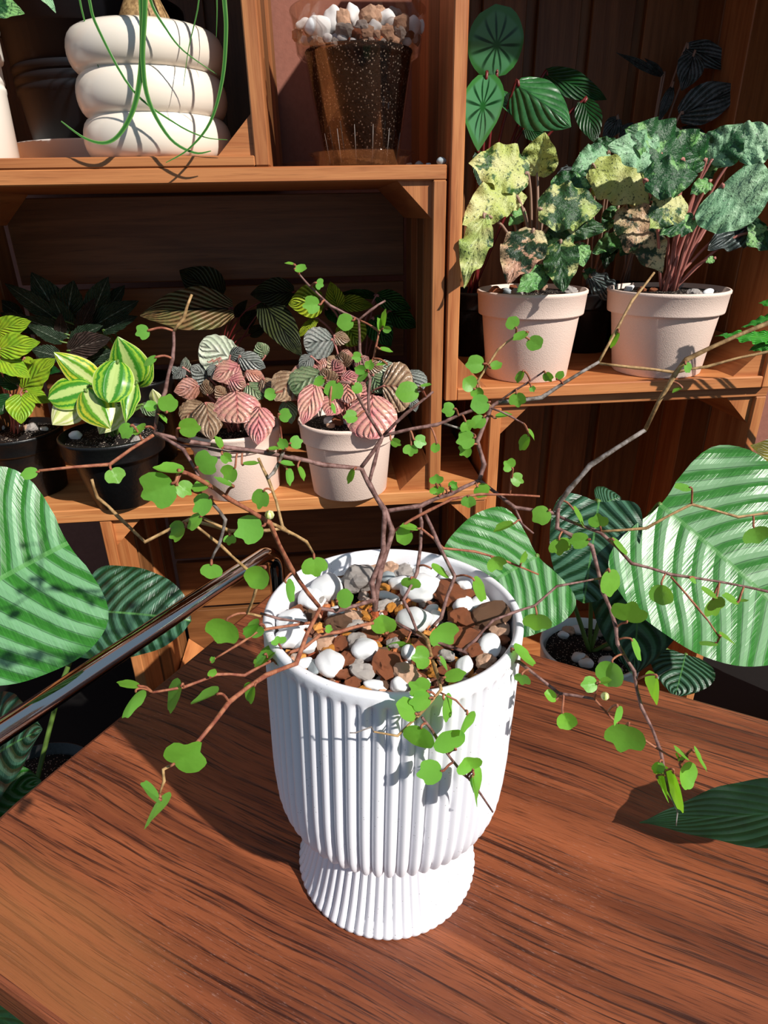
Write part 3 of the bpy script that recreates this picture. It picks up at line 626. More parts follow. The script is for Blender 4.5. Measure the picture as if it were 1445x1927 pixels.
branch([(491, 1160), (465, 1154), (482, 1107), (469, 1075), (415, 1026), (367, 988)], .240, .262, .0010, .0009, 'twig_tan')
branch([(400, 947), (424, 978), (412, 1026), (398, 1054)], .236, .236, .0011, .0008, 'twig_gray')
branch([(486, 862), (504, 900), (531, 990), (545, 1005)], .300, None, .0012, .0011, 'twig_tan')
branch([(533, 851), (514, 890), (504, 900)], .302, None, .0014, .0012, 'twig_gray')
branch([(705, 1129), (632, 1150), (602, 1145)], .281, .297, .0018, .0015)
branch([(602, 1145), (557, 1249), (500, 1271), (431, 1321), (370, 1399)], .190, .279, .0017, .0013, 'twig_red')
branch([(370, 1399), (330, 1437), (307, 1448), (309, 1470), (300, 1495)], .178, None, .0011, .0007, 'twig_tan')
branch([(703, 1172), (639, 1189), (602, 1195), (572, 1219), (520, 1238), (460, 1271), (408, 1269), (346, 1293), (287, 1303)], .238, .286, .0014, .0009, 'twig_red')
branch([(583, 1172), (488, 1186), (453, 1210), (405, 1239)], .258, .283, .0012, .0008, 'twig_red')
branch([(490, 1154), (527, 1165), (580, 1174)], .283, .278, .0010, .0009)
branch([(680, 879), (715, 831), (720, 820)], .335, None, .0018, .0016)
branch([(694, 910), (704, 872), (715, 831)], .334, None, .0016, .0013)
branch([(717, 820), (694, 782), (673, 744), (656, 720), (607, 717)], .312, None, .0014, .0008)
branch([(694, 777), (696, 713), (677, 664), (675, 602)], .345, None, .0013, .0010)
branch([(675, 602), (700, 582), (725, 566)], .350, None, .0010, .0008)
branch([(675, 602), (621, 575), (580, 536), (563, 516)], .338, None, .0010, .0007)
branch([(675, 602), (706, 618), (713, 625), (708, 650), (704, 671), (690, 700)], .335, None, .0008, .0007, 'twig_red')
branch([(723, 818), (763, 779), (815, 737)], .335, None, .0014, .0010)
branch([(721, 820), (822, 799), (836, 794), (889, 772), (924, 766)], .350, None, .0016, .0011)
branch([(833, 796), (876, 809), (893, 818)], .346, None, .0010, .0008, 'twig_gray')
branch([(725, 962), (791, 952), (850, 928), (902, 904)], .338, None, .0019, .0016)
branch([(902, 904), (911, 874), (898, 831), (924, 766), (937, 757)], .360, None, .0019, .0016)
branch([(937, 757), (1019, 748), (1127, 681)], .372, None, .0018, .0014, 'twig_gray')
branch([(1127, 681), (1157, 627), (1190, 565), (1231, 513)], .395, None, .0013, .0010, 'twig_tan')
branch([(937, 757), (971, 733), (990, 722), (1022, 700)], .358, None, .0010, .0007)
branch([(924, 766), (909, 748), (898, 718), (937, 658), (971, 632)], .362, None, .0010, .0008, 'twig_tan')
branch([(1127, 684), (1196, 692), (1270, 701), (1330, 690), (1445, 662), (1500, 648)], .360, None, .0012, .0010, 'twig_tan')
branch([(924, 768), (960, 783), (985, 797)], .352, None, .0009, .0007)
branch([(902, 904), (969, 955), (1039, 965), (1050, 968)], .332, None, .0016, .0014)
branch([(1045, 962), (1071, 921), (1110, 876), (1214, 809)], .335, None, .0020, .0018, 'twig_gray')
branch([(1214, 809), (1270, 705), (1291, 677), (1445, 608), (1510, 578)], .330, None, .0018, .0015, 'twig_tan')
branch([(1050, 955), (1048, 994), (1076, 1008), (1113, 1027), (1134, 1113), (1159, 1181), (1162, 1212), (1193, 1263), (1207, 1332), (1243, 1414), (1258, 1489)], .245, None, .0017, .0011)
branch([(1258, 1489), (1275, 1527), (1272, 1554)], .235, None, .0007, .0004, 'twig_gray')
branch([(1052, 972), (1130, 1002), (1188, 1060), (1262, 1081), (1445, 1113), (1500, 1125)], .322, None, .0014, .0010)
branch([(1130, 1000), (1216, 994), (1301, 949), (1389, 973), (1445, 965), (1500, 955)], .328, None, .0012, .0009, 'twig_tan')
branch([(1262, 1085), (1311, 1142), (1354, 1200)], .306, None, .0010, .0007, 'twig_red')
branch([(969, 957), (982, 986), (1004, 1004)], .325, None, .0010, .0008)
branch([(741, 1000), (808, 960), (850, 939), (903, 930), (1015, 934)], .335, None, .0013, .0009, 'twig_red')
branch([(793, 995), (834, 1032), (893, 1038), (957, 1058), (1013, 1081)], .328, .312, .0011, .0008, 'twig_red')
branch([(791, 952), (793, 984), (785, 1077), (759, 1129), (785, 1189)], .282, None, .0015, .0012)
branch([(785, 1189), (804, 1204), (820, 1262), (830, 1298)], .228, None, .0014, .0012, 'twig_tan')
branch([(800, 968), (822, 1017), (856, 1085), (830, 1163), (808, 1186)], .281, .322, .0016, .0013)
branch([(744, 1171), (785, 1193), (808, 1204), (871, 1225), (916, 1247), (976, 1245), (1052, 1305), (1118, 1315)], .250, .288, .0013, .0011)
branch([(1118, 1315), (1166, 1366), (1234, 1407), (1282, 1434)], .240, None, .0009, .0007, 'twig_red')
branch([(871, 1225), (895, 1204), (928, 1167), (965, 1153), (1006, 1140), (1048, 1103), (1134, 1087)], .300, .268, .0011, .0008)
branch([(830, 1298), (789, 1345), (748, 1385), (703, 1377)], .214, None, .0011, .0006, 'twig_tan')
branch([(703, 1377), (699, 1368), (669, 1379), (658, 1379)], .212, None, .0005, .0004, 'twig_gray')
branch([(794, 1350), (826, 1396), (871, 1456), (890, 1474), (927, 1528)], .222, .219, .0011, .0007)
branch([(828, 1303), (858, 1318), (876, 1338)], .222, None, .0007, .0005, 'twig_red')

# ---- leaves of the wire plant: crop, base x,y, tip x,y, width ratio (below 0.5 = seen edge-on)
LV = '''A 815 495 738 515 .95
A 855 640 780 680 .45
A 905 945 920 845 .95
A 965 1030 1088 1020 .85
A 860 910 785 915 .8
A 860 950 905 1000 .35
A 720 1010 660 1075 .8
A 800 1020 725 1055 .5
A 1210 1140 1170 1075 .5
A 210 1265 112 1280 .7
A 600 1245 645 1325 1.2
A 1065 1245 1170 1190 .95
A 1010 1275 838 1255 .35
A 955 1320 776 1395 .95
A 960 1330 1038 1385 1.0
A 1145 1345 1042 1350 .6
A 1150 1400 1060 1485 .8
A 1205 1165 1255 1210 .9
A 1280 1238 1225 1305 1.0
A 1315 1225 1410 1220 .25
A 1270 1345 1165 1300 .25
A 1440 1360 1400 1460 .8
D 1440 400 1283 445 .9
D 1250 450 1250 507 1.1
D 1015 405 930 462 .8
D 1100 345 1020 415 .6
D 1150 605 1150 690 1.3
D 1445 625 1365 725 .9
D 1240 905 1190 1028 1.05
D 1420 935 1330 990 .6
D 765 1275 640 1250 .35
D 745 1290 690 1432 .5
D 993 1262 912 1388 .55
D 1145 1145 1170 1120 .8
D 1140 1225 1165 1180 .8
D 1195 1315 1048 1368 .35
D 1388 1265 1350 1350 .7
D 1445 1098 1395 1150 .6
I 775 220 905 125 .85
I 725 360 690 468 .55
I 728 375 640 308 .4
E 350 178 355 280 1.15
E 205 300 243 402 .45
E 462 408 545 375 1.0
E 403 545 443 545 1.0
E 88 520 5 570 .7
E 175 625 168 582 1.6
E 172 660 55 722 .5
E 160 718 205 718 .6
E 715 572 690 478 1.15
E 822 598 728 722 .75
E 937 692 843 690 1.15
E 958 528 1042 608 1.1
E 978 690 1022 748 .35
E 1000 790 1112 765 .55
E 927 862 838 815 .85
E 942 890 833 922 .8
E 870 975 768 925 .8
E 1000 888 1032 985 .6
E 845 50 772 102 1.0
E 880 40 785 25 .35
E 840 285 835 348 1.2
E 930 235 1020 290 .35
E 1148 290 1215 392 .5
G 892 310 868 412 1.1
G 1122 240 1100 345 .5
G 1065 430 998 342 1.1
G 1152 532 1108 470 1.5
G 1002 535 872 552 .85
G 1150 540 1178 680 .4
G 1148 560 1150 640 .3
C 350 388 318 342 1.1
C 402 405 338 440 .5
C 400 432 458 470 .95
C 215 542 132 545 .9
C 235 560 288 545 .7
C 168 652 122 608 1.1
C 180 640 180 690 1.1
C 236 708 153 728 1.0
C 212 770 162 818 .9
C 86 738 28 745 1.05
C 128 788 145 835 1.2
C 172 862 92 882 .95
C 150 900 108 938 1.1
C 255 778 330 765 .3
C 405 850 368 917 .6
C 398 828 430 872 .25
C 350 665 362 728 1.1
C 382 572 355 625 .55
C 414 638 426 664 .9
C 475 578 502 618 .8
C 525 610 552 575 .8
C 797 400 758 470 .45
C 1085 540 1105 578 .7
C 1072 645 1032 668 .4
C 335 1000 300 965 1.1
C 328 1028 378 1062 .9
C 15 1060 5 1025 .8
C 40 1085 -10 1110 .5
C 60 1085 90 1058 1.0
C 178 1072 222 1118 .95
C 140 1115 145 1168 1.1
F 450 265 372 315 .95
F 290 325 195 365 .35
F 178 478 225 532 1.0
F 315 512 332 455 .45
F 490 393 502 472 1.0
F 632 400 535 412 .75
F 680 347 663 285 1.2
F 550 255 605 345 .2
F 733 398 805 460 .3
F 718 535 730 658 .65
F 798 782 822 688 1.1
F 818 855 862 952 .3
F 735 950 718 1068 .95
F 668 1058 593 1068 .9
F 670 1055 730 1045 .5
F 480 1132 423 1103 .75
F 387 733 395 812 1.15
F 322 1012 325 1064 1.0
F 272 898 372 970 .4
F 935 1020 915 1130 .55
F 958 598 965 695 .95
F 1085 575 1118 600 .5
F 1210 665 1138 632 .4
F 1195 665 1203 748 .8
F 1310 688 1240 660 .5
F 1308 684 1356 680 .3
F 1212 872 1135 878 .35
F 1222 838 1292 880 .25
F 1095 165 1018 162 .5
F 1378 338 1402 412 1.15
H 315 550 360 642 .95
H 617 515 600 622 .35
H 682 612 640 758 .95
H 852 822 825 888 .8
H 925 868 935 1058 .6
H 958 842 1022 952 .8
H 832 905 890 1012 .4
H 1002 800 938 762 .45
H 1030 762 1096 866 .2
H 955 805 935 785 .6
H 960 822 978 790 .6
B 445 163 512 162 .6
B 447 140 393 130 .25
B 560 238 603 250 1.3
B 588 355 493 360 .95
B 770 440 678 462 .95
B 925 482 938 383 .3
B 908 500 898 428 .4
B 922 486 972 490 .75
B 905 596 978 612 .3
B 812 640 758 642 1.0
B 835 715 772 702 .8
B 845 712 862 658 .9
B 850 718 788 772 .5
B 950 680 890 690 .25
B 612 755 553 790 .7
B 682 768 640 875 .9
B 763 785 808 832 .9
B 638 895 665 948 .4
B 792 960 713 972 .85
B 347 835 283 852 1.0
B 358 955 428 960 1.0
B 1128 820 998 842 .85
B 1125 805 1192 795 .25
B 968 1090 1022 1120 .75
B 1080 1113 1072 1178 1.2
B 1093 1088 1160 1112 1.0
B 1218 1105 1205 1160 .9
B 400 1142 368 1082 .8
B 418 1112 488 1098 1.0
B 363 1215 442 1235 .35
B 400 1243 420 1337 .45
B 463 1233 497 1312 .35
B 298 1145 368 1143 .3
B 772 1248 738 1328 .4
B 1215 1332 1215 1278 1.15
B 1218 1386 1216 1340 1.9
B 1290 1345 1325 1325 1.1'''
nleaf = 0
for line in LV.split('\n'):
    c, *q = line.split(); bx, by, tx, ty, wr = map(float, q)
    b2 = px(c, bx, by); t2 = px(c, tx, ty); s = nearest(*b2); Y = s[2]
    dd = math.dist(b2, (s[0], s[1]))
    Yb = Y - 0.003 - min(dd, 60) * 0.00012 * R.uniform(-0.3, 1.0)
    base = at_y(b2[0], b2[1], Yb); L = (at_y(t2[0], t2[1], Yb) - base).length
    # an edge-on leaf is a full leaf turned away, a broad one faces the lens
    tip = at_y(t2[0], t2[1], Yb + L * R.uniform(-0.25, 0.2)); toc = (CAM - base).normalized()
    Yd = (tip - base).normalized(); X = Yd.cross(toc).normalized(); real = max(0.9, min(wr, 1.6)) if wr > 0.75 else 0.85
    ang = math.acos(min(1.0, max(0.22, wr / real))) * R.choice((-1, 1)) if wr < real else R.uniform(-0.25, 0.25)
    face = toc * math.cos(ang) + X * math.sin(ang)
    if face.z < 0 and abs(ang) > 0.5: face = toc * math.cos(ang) - X * math.sin(ang)
    mb = MB(); lob = R.choice((0.05, 0.10, 0.15, 0.17)) if wr > 0.7 else 0.09
    mb.polar(base, tip, real, face, 3, lob, 0.14, R.uniform(0.0, 0.28))
    s3 = at_y(s[0], s[1], Y)
    if dd > 3 and dd < 75:
        mid = (s3 + base) / 2 + Vector((0, 0, 0.12 * (s3 - base).length)); mb.tube(smooth_path([s3, mid, base, base.lerp(tip, 0.12)], 3), [0.0006] * 10, 5, 1)
    else: mb.tube([base.lerp(s3, min(1.0, 12 / max(dd, 1))), base, base.lerp(tip, 0.12)], 0.00055, 5, 1)
    build(mb, 'leaf', [M['wire'], M['twig_red']], BR[s[3]]); nleaf += 1
for (c, x, y, rx) in (('B', 310, 1500, 20), ('F', 700, 1118, 18)):
    s = nearest(*px(c, x, y)); p = at_y(*px(c, x, y), s[2] - 0.004); mb = MB(); mb.lathe([(0.0, -0.0022), (0.0015, -0.0014), (0.0021, 0), (0.0016, 0.0014), (0.0, 0.0022)], 10, p)
    build(mb, 'bud', M['pep_pale'], BR[s[3]], label='pale yellow round bud')

# ------------------------------------------------------------------ potted plants
def pot_profile(h, rt, rb, lip=0.27):
    th = 0.0022; zl = h * (1 - lip); r1 = rb + (rt * 0.93 - rb) * (1 - lip) / 1.0
    return [(rb * 0.6, 0), (rb - 0.0015, 0), (rb, 0.0015), (r1, zl - 0.0015), (r1 + 0.0006, zl), (rt * 0.955, zl + 0.0004), (rt * 0.96, zl + 0.002), (rt * 0.985, h - 0.005), (rt * 1.0, h - 0.004), (rt, h - 0.001), (rt - 0.001, h), (rt - th - 0.001, h), (rt * 0.93 - th, h * 0.78), (rt * 0.2, h * 0.77)]
def place_pot(rim, base, w0, floor_z=None, rim_w=None, bot_w=None, vc=None):
    # base = pixel of the pot's front bottom edge; returns shelf u, v, height, radii
    f = at_w(base[0], base[1], w0); p = sh(*f); zc = p.y * cP - (p.z - CAM.z) * sP; rb = bot_w / 2 / FPX * zc * 1.03
    v = f.y + rb if vc is None else vc; top = uvw(at_v(rim[0], rim[1], v)); pt = sh(*top); zt = pt.y * cP - (pt.z - CAM.z) * sP
    return top.x * 0.5 + f.x * 0.5, v, top.z - w0, rim_w / 2 / FPX * zt, rb
def shelf_plant(name, label, u, v, w0, h, rt, rb, mat, pebs=(), group=None, profile=None, cat='potted plant', soilf=0.9):
    root = thing(name, label, cat, sh(u, v, w0), group); mb = MB(); mb.lathe(profile or pot_profile(h, rt, rb), 44, sh(u, v, w0), SM); build(mb, 'pot', M[mat], root)
    mb = MB(); rs = rt * 0.93 - 0.004; mb.lathe([(rs, h * soilf - 0.004), (rs, h * soilf), (0.0, h * soilf + 0.002)], 28, sh(u, v, w0), SM); so = build(mb, 'soil', M['soil'], root)
    for kind in pebs:
        a = R.random() * 6.283; q = rs * 0.88 * math.sqrt(R.random()); s = R.uniform(0.005, 0.010); s = min(s, rt * 0.16)
        pebble(so, kind, sh(u + q * math.cos(a), v + q * math.sin(a), w0 + h * soilf + s * 0.45), (s, s * R.uniform(.6, .9), s * .65), label=PEBLAB[kind])
    root['_c'] = 0; del root['_c']
    return root, (u, v, w0 + h * soilf)
def leaves(root, crown, crop, rows, v0, pet='petiole_pink', face0=(0, -0.75, 0.65), prof='ovate', pr=0.0011, down=0.45, up=-0.15, petv=True, wk=1.12, **kw):
    cu, cv, cw = crown
    for row in rows:
        bx, by, tx, ty, wr, m = row[:6]; dv = row[6] if len(row) > 6 else 0.0; pf = row[7] if len(row) > 7 else prof
        ex = row[8] if len(row) > 8 else {}
        wr *= wk; b2 = px(crop, bx, by); t2 = px(crop, tx, ty); vb = v0 + dv; base = at_v(b2[0], b2[1], vb); L = (at_v(t2[0], t2[1], vb) - base).length
        sgn = (t2[1] - b2[1]) / (math.dist(b2, t2) + 1e-6); vt = vb - L * (down * max(0, sgn) + up * min(0, sgn) * -1 * -1 + 0.1)
        tip = at_v(t2[0], t2[1], vt); toc = (CAM - base).normalized(); face = (toc * 0.75 + Vector(face0) * 0.5 + Vector((R.uniform(-.3, .3), R.uniform(-.2, .2), R.uniform(-.2, .3)))).normalized()
        if 'face' in ex: face = Vector(ex['face'])
        p = dict(arch=0.05, fold=0.10, wave=0.015, wf=2.5, nu=8, nv=12); p.update(kw); p.update({k: v for k, v in ex.items() if k != 'face'})
        mb = MB(); mb.leaf(base, tip, wr, face, pf, **p)
        if petv:
            c0 = sh(cu + R.uniform(-.008, .008), cv + R.uniform(-.008, .008), cw); d = base - c0; mid = c0 + d * 0.55 + Vector((0, 0, 0.16 * d.length)); q = smooth_path([c0, mid, base, base.lerp(tip, 0.06)], 4); mb.tube(q, pr, 6, 1)
        build(mb, 'leaf', [M[m], M[pet]], root)

FW_L2 = PT + 0.0002
# -- beige pots with rippled pink plants
u, v, h, rt, rb = place_pot((655, 784), (660, 945), FW_L2, rim_w=185, bot_w=140)
r4, c4 = shelf_plant('potted_rippled_plant', 'beige pot with pink rippled leaves at right end of the plank', u, v, FW_L2, h, rt, rb, 'beige', ('rust', 'white', 'gray', 'rust', 'tan', 'white'), 'beige pots of pink plants')
VB4 = v
leaves(r4, c4, 'B', [(655, 550, 495, 570, .85, 'cap_silver', 0.01, 'round'), (660, 530, 748, 550, .7, 'cap_brown', 0.01), (690, 630, 770, 640, .8, 'cap_pink', 0.01), (690, 700, 625, 640, .9, 'cap_brown', 0.005), (600, 640, 580, 720, .6, 'cap_pink', 0.005),
 (640, 740, 700, 660, .9, 'cap_rose'), (700, 760, 800, 740, .7, 'cap_rose', -.01), (590, 730, 420, 815, .75, 'cap_green', -0.02, 'round'), (560, 795, 490, 1010, .45, 'cap_rose', -0.035, 'ovate', dict(fold=.35)), (450, 735, 340, 880, .75, 'cap_brown', -.015), (400, 880, 430, 1005, .6, 'cap_green', -0.01),
 (730, 780, 740, 895, 1.1, 'cap_pink', -0.03), (670, 860, 620, 960, .9, 'cap_rose', -0.03), (870, 850, 855, 1088, .88, 'cap_rose', -0.045, 'round'), (925, 800, 1095, 800, 1.25, 'cap_brown', -0.035, 'round'), (1060, 720, 1130, 830, .9, 'cap_silver', -0.02, 'round'), (870, 740, 920, 840, .9, 'cap_green', -0.02), (640, 800, 600, 700, .8, 'cap_brown', -.02), (540, 640, 470, 700, .7, 'cap_silver', 0.0), (560, 690, 420, 730, .5, 'cap_rose', 0.0), (1080, 860, 1105, 940, .6, 'cap_silver', -.02),
 (780, 700, 850, 640, .8, 'cap_pink', -.005), (840, 690, 930, 700, .7, 'cap_brown', -.005), (720, 700, 700, 610, .8, 'cap_brown', .005), (760, 850, 830, 780, .9, 'cap_rose', -.03), (880, 700, 1000, 690, .6, 'cap_pale', .0)], v, face0=(0, -.6, .8), cup=0.4, nu=12, nv=24, wk=1.3, ridge=.075, rn=5, rk=.55)
u, v, h, rt, rb = place_pot((440, 800), (445, 945), FW_L2, rim_w=175, bot_w=150)
r3, c3 = shelf_plant('potted_rippled_plant', 'beige pot with rosy brown rippled leaves beside the black pot', u, v, FW_L2, h, rt, rb, 'beige', ('rust', 'white', 'tan', 'gray'), 'beige pots of pink plants')
leaves(r3, c3, 'A', [(1310, 680, 1085, 570, .75, 'cap_pale', 0.02, 'round'), (1300, 690, 1155, 760, .75, 'cap_rose', -.01), (1110, 900, 985, 985, .9, 'cap_brown', -0.03, 'round'), (1120, 890, 1150, 1092, .62, 'cap_brown', -0.04, 'ovate'), (1285, 830, 1295, 1002, 1.1, 'cap_rose', -0.035, 'round'), (1410, 915, 1400, 1120, .62, 'cap_rose', -0.045),
 (1080, 800, 945, 830, .7, 'cap_pink', -.01), (1140, 760, 1035, 690, .8, 'cap_silver', .005), (1200, 650, 1100, 640, .6, 'cap_pink', .01), (1300, 640, 1445, 700, .55, 'cap_silver', .0), (1440, 640, 1400, 560, .8, 'cap_green', .01), (1000, 760, 930, 690, .5, 'cap_silver', .0), (1010, 740, 1010, 640, .5, 'cap_pale', .005), (1345, 790, 1430, 870, .8, 'cap_green', -.02), (1130, 850, 1120, 760, .6, 'cap_brown', -.01), (1240, 760, 1340, 800, .8, 'cap_rose', -.02), (1200, 720, 1300, 700, .6, 'cap_pink', 0), (1230, 860, 1170, 800, .8, 'cap_brown', -.02), (1340, 720, 1440, 760, .6, 'cap_pink', -.01), (1180, 690, 1130, 740, .7, 'cap_silver', .0), (1000, 700, 940, 760, .6, 'cap_silver', 0), (1430, 760, 1480, 850, .7, 'cap_brown', -.02), (1250, 640, 1330, 600, .7, 'cap_silver', .015)], v, face0=(0, -.6, .8), cup=0.4, nu=12, nv=24, wk=1.3, ridge=.075, rn=5, rk=.55)
# -- black pots
u, v, h, rt, rb = place_pot((210, 812), (222, 962), FW_L2, rim_w=190, bot_w=105)
r2, c2 = shelf_plant('potted_striped_plant', 'black pot with lime and yellow striped oval leaves on the plank', u, v, FW_L2, h, rt, rb, 'blackpot', ('white', 'white', 'gray', 'tan', 'white'), 'black pots on the plank', soilf=.93)
leaves(r2, c2, 'A', [(545, 800, 292, 615, .5, 'pep_b', -.01), (490, 800, 262, 870, .78, 'pep_a', -.025, 'round'), (420, 880, 285, 1010, .85, 'pep_pale', -.03), (465, 820, 600, 1030, .75, 'pep_b', -.045), (650, 900, 540, 1060, .75, 'pep_pale', -.02), (640, 665, 590, 890, .8, 'pep_a', -.04, 'round'), (745, 780, 640, 530, .68, 'pep_a', -.01), (735, 790, 830, 660, .6, 'pep_a', 0), (740, 780, 685, 1005, .38, 'pep_a', -.045, 'lance', dict(fold=.5, wave=.04)), (860, 900, 830, 815, .7, 'pep_pale', .0), (770, 900, 860, 960, .6, 'cap_green', 0), (540, 810, 620, 700, .7, 'pep_a', -.01)], v, 'petiole_green', face0=(0, -.7, .7), cup=.3, pr=.0016)
u, v, h, rt, rb = place_pot((25, 808), (35, 945), FW_L2, rim_w=165, bot_w=130)
r1, c1 = shelf_plant('potted_green_plant', 'black pot at the left frame edge with yellow-green leaves tipped pink', u, v, FW_L2, h, rt, rb, 'blackpot', ('white', 'white', 'tan', 'gray', 'white'), 'black pots on the plank', soilf=.93)
leaves(r1, c1, 'A', [(-20, 500, 170, 445, .5, 'yg', .0), (-10, 600, 218, 560, .5, 'yg', -.02), (-10, 650, 165, 755, .55, 'yg', -.02), (120, 820, 300, 650, .5, 'yg', .01), (140, 830, 272, 890, .55, 'yg', -.01), (115, 845, 115, 1005, .8, 'yg', -.03), (100, 800, -30, 740, .7, 'deepgreen', -.01), (60, 850, -20, 960, .7, 'deepgreen', -.02), (-20, 700, 110, 780, .5, 'deepgreen', -.005), (130, 650, 200, 680, .5, 'yg', .01), (200, 700, 330, 720, .5, 'deepgreen', .01)], v, 'petiole_pink', face0=(0, -.7, .7), wave=.03, wf=4)
# -- back row in the same crate
bw = FW_L2
rf, cf = shelf_plant('potted_veined_plant', 'dark pale-veined leafy plant at the back left of the lower crate', *( -0.335, 0.18, bw), .12, .055, .042, 'blackpot')
leaves(rf, cf, 'A', [(300, 430, 25, 240, .32, 'fitt', .0), (340, 450, 170, 180, .55, 'fitt', .02), (360, 450, 400, 225, .6, 'fitt', .02), (500, 430, 590, 205, .45, 'fitt', .02), (500, 480, 755, 335, .35, 'fitt', .0), (370, 520, 110, 425, .4, 'fitt', -.01), (370, 610, 605, 540, .5, 'fittpink', -.04), (330, 640, 170, 600, .6, 'fitt', -.03), (480, 660, 620, 610, .5, 'fitt', -.03), (340, 560, 150, 470, .4, 'fitt', -.02), (560, 500, 750, 420, .35, 'fitt', -.01), (430, 520, 520, 320, .35, 'fittpink', .0), (330, 530, 330, 400, .4, 'fittpink', -.01), (120, 420, -20, 330, .5, 'fitt', .02), (380, 500, 280, 300, .5, 'fitt', .01), (560, 430, 680, 250, .4, 'fitt', .03), (220, 500, 0, 400, .4, 'fitt', .0), (380, 560, 560, 470, .4, 'fitt', -.02)], .17, 'petiole_green', wave=.03, wf=4)
rq, cq = shelf_plant('potted_quilted_plant', 'clear pot with olive-brown quilted oval leaves in the crate shade', -0.215, 0.165, bw, .135, .062, .05, 'clear', ('rust', 'rust', 'white', 'tan', 'rust', 'gray'), soilf=.93)
leaves(rq, cq, 'A', [(1268, 380, 762, 415, .50, 'quilt_olive', .0, 'ovate', dict(face=(0.1, -.75, .65), fold=.05)), (1210, 310, 975, 170, .75, 'quilt_dark', .045)], .15, 'petiole_red')
leaves(rq, cq, 'B', [(445, 290, 205, 300, .6, 'quilt_dark', .0), (270, 340, 485, 640, .42, 'quilt_dark', -.005), (160, 480, 250, 380, .5, 'quilt_dark', .03), (200, 520, 300, 470, .5, 'quilt_dark', .02), (120, 420, 190, 330, .4, 'quilt_dark', .03)], .15, 'petiole_red')
ry, cy = shelf_plant('potted_peperomia', 'yellow and deep green quilted plant at the back right of the lower crate', -0.02, 0.165, bw, .12, .055, .045, 'blackpot', ('rust', 'gray'))
leaves(ry, cy, 'B', [(600, 330, 412, 355, .82, 'pep_yellow', -.02), (680, 380, 640, 230, .6, 'pep_yellow', .0), (690, 345, 875, 365, .45, 'pep_yellow', .0), (710, 445, 800, 575, .95, 'pep_yellow', -.02, 'round'), (890, 310, 690, 295, .25, 'pep_deep', .02), (890, 310, 1080, 380, .5, 'pep_deep', .0), (960, 390, 1112, 480, .6, 'pep_deep', .01), (870, 430, 970, 585, .7, 'pep_deep', -.02), (570, 430, 455, 540, .3, 'pep_yellow', -.01), (620, 380, 700, 470, .5, 'pep_deep', .01), (880, 330, 1000, 300, .4, 'pep_deep', .02)], .15, 'petiole_pink', pr=.0016)
# -- right crate: beige pots
FR = 0.1275 + T + 0.0002
u, v, h, rt, rb = place_pot((1008, 543), (1005, 722), FR, rim_w=205, bot_w=152)
ra, ca = shelf_plant('potted_variegated_plant', 'left of two beige pots in the right crate, cream speckled leaves above', u, v, FR, h, rt, rb, 'beige', ('gray', 'blue', 'rust', 'tan', 'rust', 'white', 'gray', 'rust'), 'beige pots in the right crate', soilf=.95)
VAR = dict(wk=1.32, face0=(0, -.8, .6), wave=.07, wf=3.5, nu=12, nv=26, fold=.25, cup=.22, ridge=.05, rn=5, rk=.45)
leaves(ra, ca, 'J', [(350, 800, 78, 745, .58, 'var_cream', -.01), (390, 805, 425, 605, .75, 'var_cream', .0, 'ovate', dict(fold=.5)), (275, 860, 48, 1030, .45, 'var_cream', -.02), (235, 920, 345, 900, .8, 'var_cream', -.01), (395, 960, 690, 945, .58, 'var_mix', -.04), (440, 1040, 715, 1045, .32, 'var_mix', -.035), (155, 980, 55, 1315, .3, 'var_mix', -.045, 'lance'), (375, 1050, 255, 1295, .55, 'var_pink', -.06), (495, 1100, 510, 1335, .5, 'var_mix', -.06), (435, 1230, 298, 1335, .45, 'var_green', -.06), (450, 860, 640, 850, .55, 'var_green', .0), (580, 1110, 600, 1220, .6, 'var_green', -.03), (420, 1060, 560, 1130, .5, 'var_green', -.03), (330, 960, 260, 1030, .5, 'var_green', -.0), (460, 1130, 440, 1250, .4, 'var_green', -.05)], v, 'petiole_tan', pr=.0017, **VAR)
u, v, h, rt, rb = place_pot((1278, 541), (1250, 714), FR, rim_w=218, bot_w=160)
rb_, cb = shelf_plant('potted_variegated_plant', 'right of two beige pots in the right crate, pale green leaves on red stems', u, v, FR, h, rt, rb, 'beige', ('rust', 'rust', 'white', 'gray', 'blue', 'white', 'rust', 'gray'), 'beige pots in the right crate', soilf=.95)
leaves(rb_, cb, 'J', [(1060, 740, 788, 590, .5, 'var_green', -.02), (1160, 740, 960, 625, .5, 'var_green', -.01), (960, 715, 712, 665, .45, 'var_pale', -.03), (880, 830, 1125, 800, .6, 'var_green', -.05), (1180, 745, 1330, 565, .8, 'var_pale', -.01), (1300, 700, 1490, 600, .85, 'var_pale', -.02), (1230, 850, 1375, 1015, 1.15, 'var_pale', -.06, 'cord', dict(cord=.15)), (1040, 885, 905, 1045, .6, 'var_mix', -.04), (1110, 1000, 950, 1075, .42, 'var_green', -.05), (1360, 830, 1470, 870, .7, 'stripe_dark', .03), (1370, 1030, 1170, 1140, .45, 'stripe_dark', .0), (1450, 1050, 1348, 1120, .9, 'var_green', -.02), (1400, 770, 1305, 805, .5, 'var_pale', -.02), (1180, 800, 1190, 700, .5, 'var_green', .02), (1180, 830, 1090, 890, .5, 'var_green', -.02), (1200, 1180, 1160, 1200, .5, 'var_green', -.03), (1120, 860, 1200, 780, .5, 'var_green', .01)], v, 'petiole_pink', pr=.0018, **VAR)
rm, cm = shelf_plant('potted_variegated_plant', 'black pot between the two beige pots, drooping cream leaves above it', 0.325, 0.205, FR, .085, .042, .032, 'blackpot')
